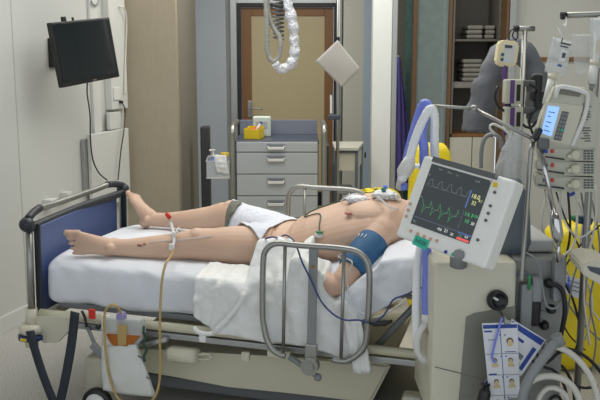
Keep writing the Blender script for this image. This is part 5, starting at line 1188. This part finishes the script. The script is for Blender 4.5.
pts = [L_(170.5, 222, 1, .245), L_(173, 231, 1, .22), L_(174, 240, 1, .18), L_(172.5, 250, 1, .155)]
b.tube(pts, .0075, n=8); b.box(L_(174, 235, 1, .19), (.018, .016, .03), .004); b.box(L_(171.5, 247, 1, .155), (.022, .016, .03), .004); b.tube([L_(179, 228, 1, .22), L_(176, 231, 1, .20), L_(179, 233, 1, .20)], .005, n=6); cc = single(b, 'catheter_connector', 'white', 'white catheter connector with red tip taped on the near leg', 'connector', X=BED)
b = MB(BED); a = L_(170, 218.5, 1, pts[0].y); c = L_(166.5, 213, 1, pts[0].y); b.cyl(a, c, .010); part(b, 'red_tip', 'red', cc)
b = MB(BED); b.cyl(L_(171.5, 221, 1, pts[0].y), a, .006); part(b, 'valve', 'cream', cc)
# thin clear line over the leg
b = MB(BED); b.tube([Vector((x_, y_, top(x_, y_)+.004)) for x_, y_ in ((.50, .17), (.60, .19), (.70, .20), (.78, .21))], .003, n=6); single(b, 'clear_line', 'clear_more', 'thin clear line lying across the near thigh', 'tube', X=BED)
# drape ties
b = ribbon([pt(245, 292, -.065), pt(238, 305, -.07), pt(226, 320, -.075), pt(212, 333, -.08)], .022, .002, (.8, 0, .6)); tt = single(b, 'drape_tie', 'drape', 'thin white tie band knotted below the drape at the bed side', 'tie', X=BED)
b = MB(BED); b.tube([pt(194, 327, -.08), pt(198, 332, -.082), pt(208, 334, -.085), pt(213, 333, -.085)], .010, n=8); b.box(pt(202.5, 337, -.08), (.03, .01, .045), .004); part(b, 'knot', 'drape', tt)
b = MB(BED); G = []
for i in range(11):
    G.append([Vector(pt(lerp(343, 361, i/10)+j*1.1, 322+j*5.2-abs(i-5)*.3, -.062-.008*math.sin(i*1.3+j*.4))) for j in range(11)])
b.solid(G, .003); single(b, 'drape_corner', 'drape', 'loose white corner of the drape hanging below the frame beside the rail', 'cloth', X=BED)
# blood pressure cuff on the near upper arm
b = MB(BED)
a0, a1, a2 = Vector((1.520, .163, .868)), Vector((1.489, .102, .825)), Vector((1.452, .043, .768))
b.loft([(a0, .066, .064), (a0.lerp(a1, .1), .069, .067), (a1, .068, .066), (a2.lerp(a1, .1), .063, .062), (a2, .060, .059)], n=32, up=(0, 0, 1))
cu = single(b, 'pressure_cuff', 'cuff', 'blue blood pressure cuff wrapped round the near upper arm', 'cuff', X=BED)
for v in cu.data.vertices: pass
dv_ = (a2-a0).normalized(); sd = Vector((0, 0, 1)).cross(dv_).normalized(); nn = dv_.cross(sd)
if nn.z < 0: nn = -nn
def oncuff(s, ang, off=.0015):
    """s along the cuff, ang in degrees from the top toward the foot end"""
    c = a0.lerp(a1, s*2) if s < .5 else a1.lerp(a2, s*2-1); r = .0685-.006*s; a = R(ang)
    f = sd if sd.x < 0 else -sd
    return c+(nn*math.cos(a)+f*math.sin(a))*(r+off)
for ang in (-10, 6, 22):
    b = MB(BED); b.tube([oncuff(.18, ang), oncuff(.30, ang)], .0022, n=6, spline=False); part(b, 'white_print', 'white', cu)
b = MB(BED); p = [oncuff(.75, 60), oncuff(.85, 70, .02), L_(352, 262, 1, -.03), L_(347, 280, 1, -.04), L_(352, 300, 1, -.07), L_(360, 312, 1, -.075), L_(372, 316, 1, -.08)]
b.tube(p, .0035, n=6); single(b, 'cuff_hose', 'clear_more', 'thin pale hose leading from the blue cuff down the bed side', 'hose', X=BED)
# electrode and green lead, blue lead, chest gauze
def onchest(px, py, z0=.95, off=.006): return onleg(px, py, z0, off)
b = MB(BED); c = Vector((1.285, .172, top(1.285, .172)+.002)); b.lathe([(.022, 0), (.022, .003), (.009, .004), (.007, .009)], c, (0, -.5, 1), 18); el = single(b, 'electrode', 'white', 'white round electrode on the side of the belly with a green snap', 'electrode', X=BED)
b = MB(BED); b.box(Vector(c)+Vector((0, -.006, .012)), (.03, .014, .010), .003); part(b, 'green_snap', 'green', el)
b = MB(BED); b.tube([Vector(c)+Vector((0, -.004, .014))]+[Vector((x_, y_, top(x_, y_)+.005)) for x_, y_ in ((1.275, .20), (1.27, .24), (1.26, .28), (1.235, .305), (1.20, .31), (1.175, .33), (1.185, .37), (1.23, .40), (1.30, .42), (1.38, .42))], .0028, n=6, step=.015); single(b, 'green_lead', 'green_cable', 'dark green lead curving over the belly from the electrode', 'cable', X=BED)
b = MB(BED)
b.tube([onleg(258, 241, .85, .012), onleg(266, 238.5, .85, .012), onleg(273, 237, .85, .012), onleg(279, 238, .85, .012), onleg(285, 235, .85, .012), onleg(293, 240, .85, .012), L_(298, 250, 1, -.085), L_(302, 262, 1, -.108), pt(312, 282, -.110), pt(321, 301, -.112), pt(333, 314, -.112), pt(345, 320, -.112), pt(358, 320, -.112), pt(372, 323, -.112), pt(384, 315, -.112), pt(393, 300, -.112), pt(405, 295, -.112), pt(425, 286, -.112)], .0036, n=8, step=.015)
single(b, 'blue_lead', 'blue_cable', 'long thin dark blue lead running over the drape and down inside the rail', 'cable', X=BED)
b = MB(BED); b.loft([(pt(369, 323, -.112), .004, .004), (pt(374, 324, -.112), .012, .010), (pt(385, 323, -.112), .015, .011), (pt(392, 321, -.112), .006, .005)], n=12); single(b, 'sensor_plug', 'black', 'black plug on the blue lead at the head side of the near rail', 'plug', X=BED)
b = MB(BED); b.tube([pt(372, 318, -.08), pt(385, 314, -.085), pt(396, 307, -.09), pt(406, 298, -.09)], .0035, n=6); single(b, 'white_lead', 'white_cable', 'thin white lead rising from the plug toward the ventilator', 'cable', X=BED)
b = MB(BED); b.tube([onchest(395, 262, .82, .01), onchest(402, 272, .82, .01), onchest(411, 281, .8, .01)], .003, n=6); single(b, 'short_blue_lead', 'blue_cable', 'short blue lead on the white sheet below the monitor', 'cable', X=BED)
def puff(c, r, seed, name, m, label, cat):
    b = MB(BED); t = bmesh.new(); bmesh.ops.create_icosphere(t, subdivisions=4, radius=1)
    for v in t.verts:
        k = 1+abs(noise.noise(v.co*2.2+Vector((seed, 0, 0))))*.5-noise.noise(v.co*5+Vector((0, seed, 0)))*.2
        v.co = Vector((v.co.x*r[0]*k, v.co.y*r[1]*k, v.co.z*r[2]*k))
    for f in t.faces: f.smooth = True
    b._in(t, Matrix.Translation(c)); return single(b, name, m, label, cat, X=BED)
c = onchest(357, 199, .98, .012); puff(c, (.045, .04, .014), 2, 'gauze_dressing', 'paper', 'crumpled white gauze and tape on the middle of the chest', 'dressing')
c = onchest(385, 195, 1.0, .014); puff(c, (.05, .045, .018), 5, 'throat_dressing', 'paper', 'white dressing with teal port near the neck', 'dressing')
c2 = Vector(c)+Vector((-.01, -.02, .022)); b = MB(BED); b.cyl(c2, c2+Vector((.012, .0, .006)), .012); single(b, 'teal_port', mat('teal_port', (20, 110, 110), .4), 'small teal port on the dressing near the neck', 'port', X=BED)
c2 = Vector(c)+Vector((-.0, .01, .024)); b = MB(BED); b.cyl(c2, c2+Vector((.0, .0, .018)), .009); single(b, 'blue_port', 'tube_blue', 'small blue port on the dressing near the neck', 'port', X=BED)
for k, (P, lab) in enumerate(((((1.50, .28), (1.53, .25), (1.57, .22), (1.60, .28)), 'clear curved line beside the neck at the monitor corner'), (((1.47, .36), (1.50, .30), (1.54, .31), (1.60, .36)), 'clear line over the dressing near the neck'), (((1.33, .38), (1.36, .34), (1.40, .36), (1.42, .40)), 'clear short line looped over the chest gauze'))):
    b = MB(BED); b.tube([Vector((px, py, top(px, py)+.008+.02*(i_ in (1, 2)))) for i_, (px, py) in enumerate(P)], .005, n=8, step=.01); single(b, 'clear_line', 'clear_more', lab, 'tube', X=BED)
b = MB(BED); b.tube([Vector((1.745, .42, 1.105)), Vector((1.69, .41, 1.15)), Vector((1.64, .40, 1.16)), Vector((1.595, .385, 1.13))], .011, n=10); single(b, 'airway_tube', 'white', 'white airway tube leading from the mouth to the connector', 'tube', X=BED)
# dark cables on the floor behind the frame
for k, (P, lab) in enumerate(((((372, 372), (385, 376), (400, 381), (418, 382), (426, 379)), 'dark cable crossing the floor behind the bed frame, nearly level'), (((406, 371), (397, 378), (395, 384), (402, 392), (414, 400)), 'dark cable curling down on the floor behind the bed frame'))):
    b = MB(); b.tube([atz(px, py, .012) for px, py in P], .008, n=8, step=.02); single(b, 'floor_cable', 'black', lab, 'cable')
# ================================================================ CAMERA AND LIGHT
cd = bpy.data.cameras.new('camera'); cam = bpy.data.objects.new('camera', cd); col.objects.link(cam)
cam.location = (0, 0, ZC); cam.rotation_euler = (PI/2-TH, 0, 0); cd.sensor_width = 36; cd.lens = 850/600*36; cd.clip_start = .05
bpy.context.scene.camera = cam
def area(name, loc, size, e, c=(1, 1, 1), rot=(0, 0, 0)):
    l = bpy.data.lights.new(name, 'AREA'); l.shape = 'RECTANGLE'; l.size, l.size_y = size; l.energy = e; l.color = c
    o = bpy.data.objects.new(name, l); col.objects.link(o); o.location = loc; o.rotation_euler = rot; return o
area('ceiling_lamp', (-.3, 4.1, 2.85), (2.0, 1.2), 36, (1, .985, .95))
area('ceiling_lamp', (1.2, 3.2, 2.85), (1.8, 1.2), 14, (1, .985, .95))
area('ceiling_lamp', (-.2, 6.4, 2.85), (2.0, 1.2), 44, (1, .98, .93))
area('ceiling_lamp', (1.6, 5.6, 2.85), (1.8, 1.2), 20, (1, .98, .93))
w = bpy.data.worlds.new('world'); bpy.context.scene.world = w; w.use_nodes = True
w.node_tree.nodes['Background'].inputs[0].default_value = (.80, .86, .92, 1); w.node_tree.nodes['Background'].inputs[1].default_value = 1.05
vs = bpy.context.scene.view_settings; bpy.context.scene.display_settings.display_device = 'sRGB'
vs.view_transform = 'Standard'; vs.look = 'None'; vs.gamma = 1; vs.use_curve_mapping = False; vs.exposure = 0
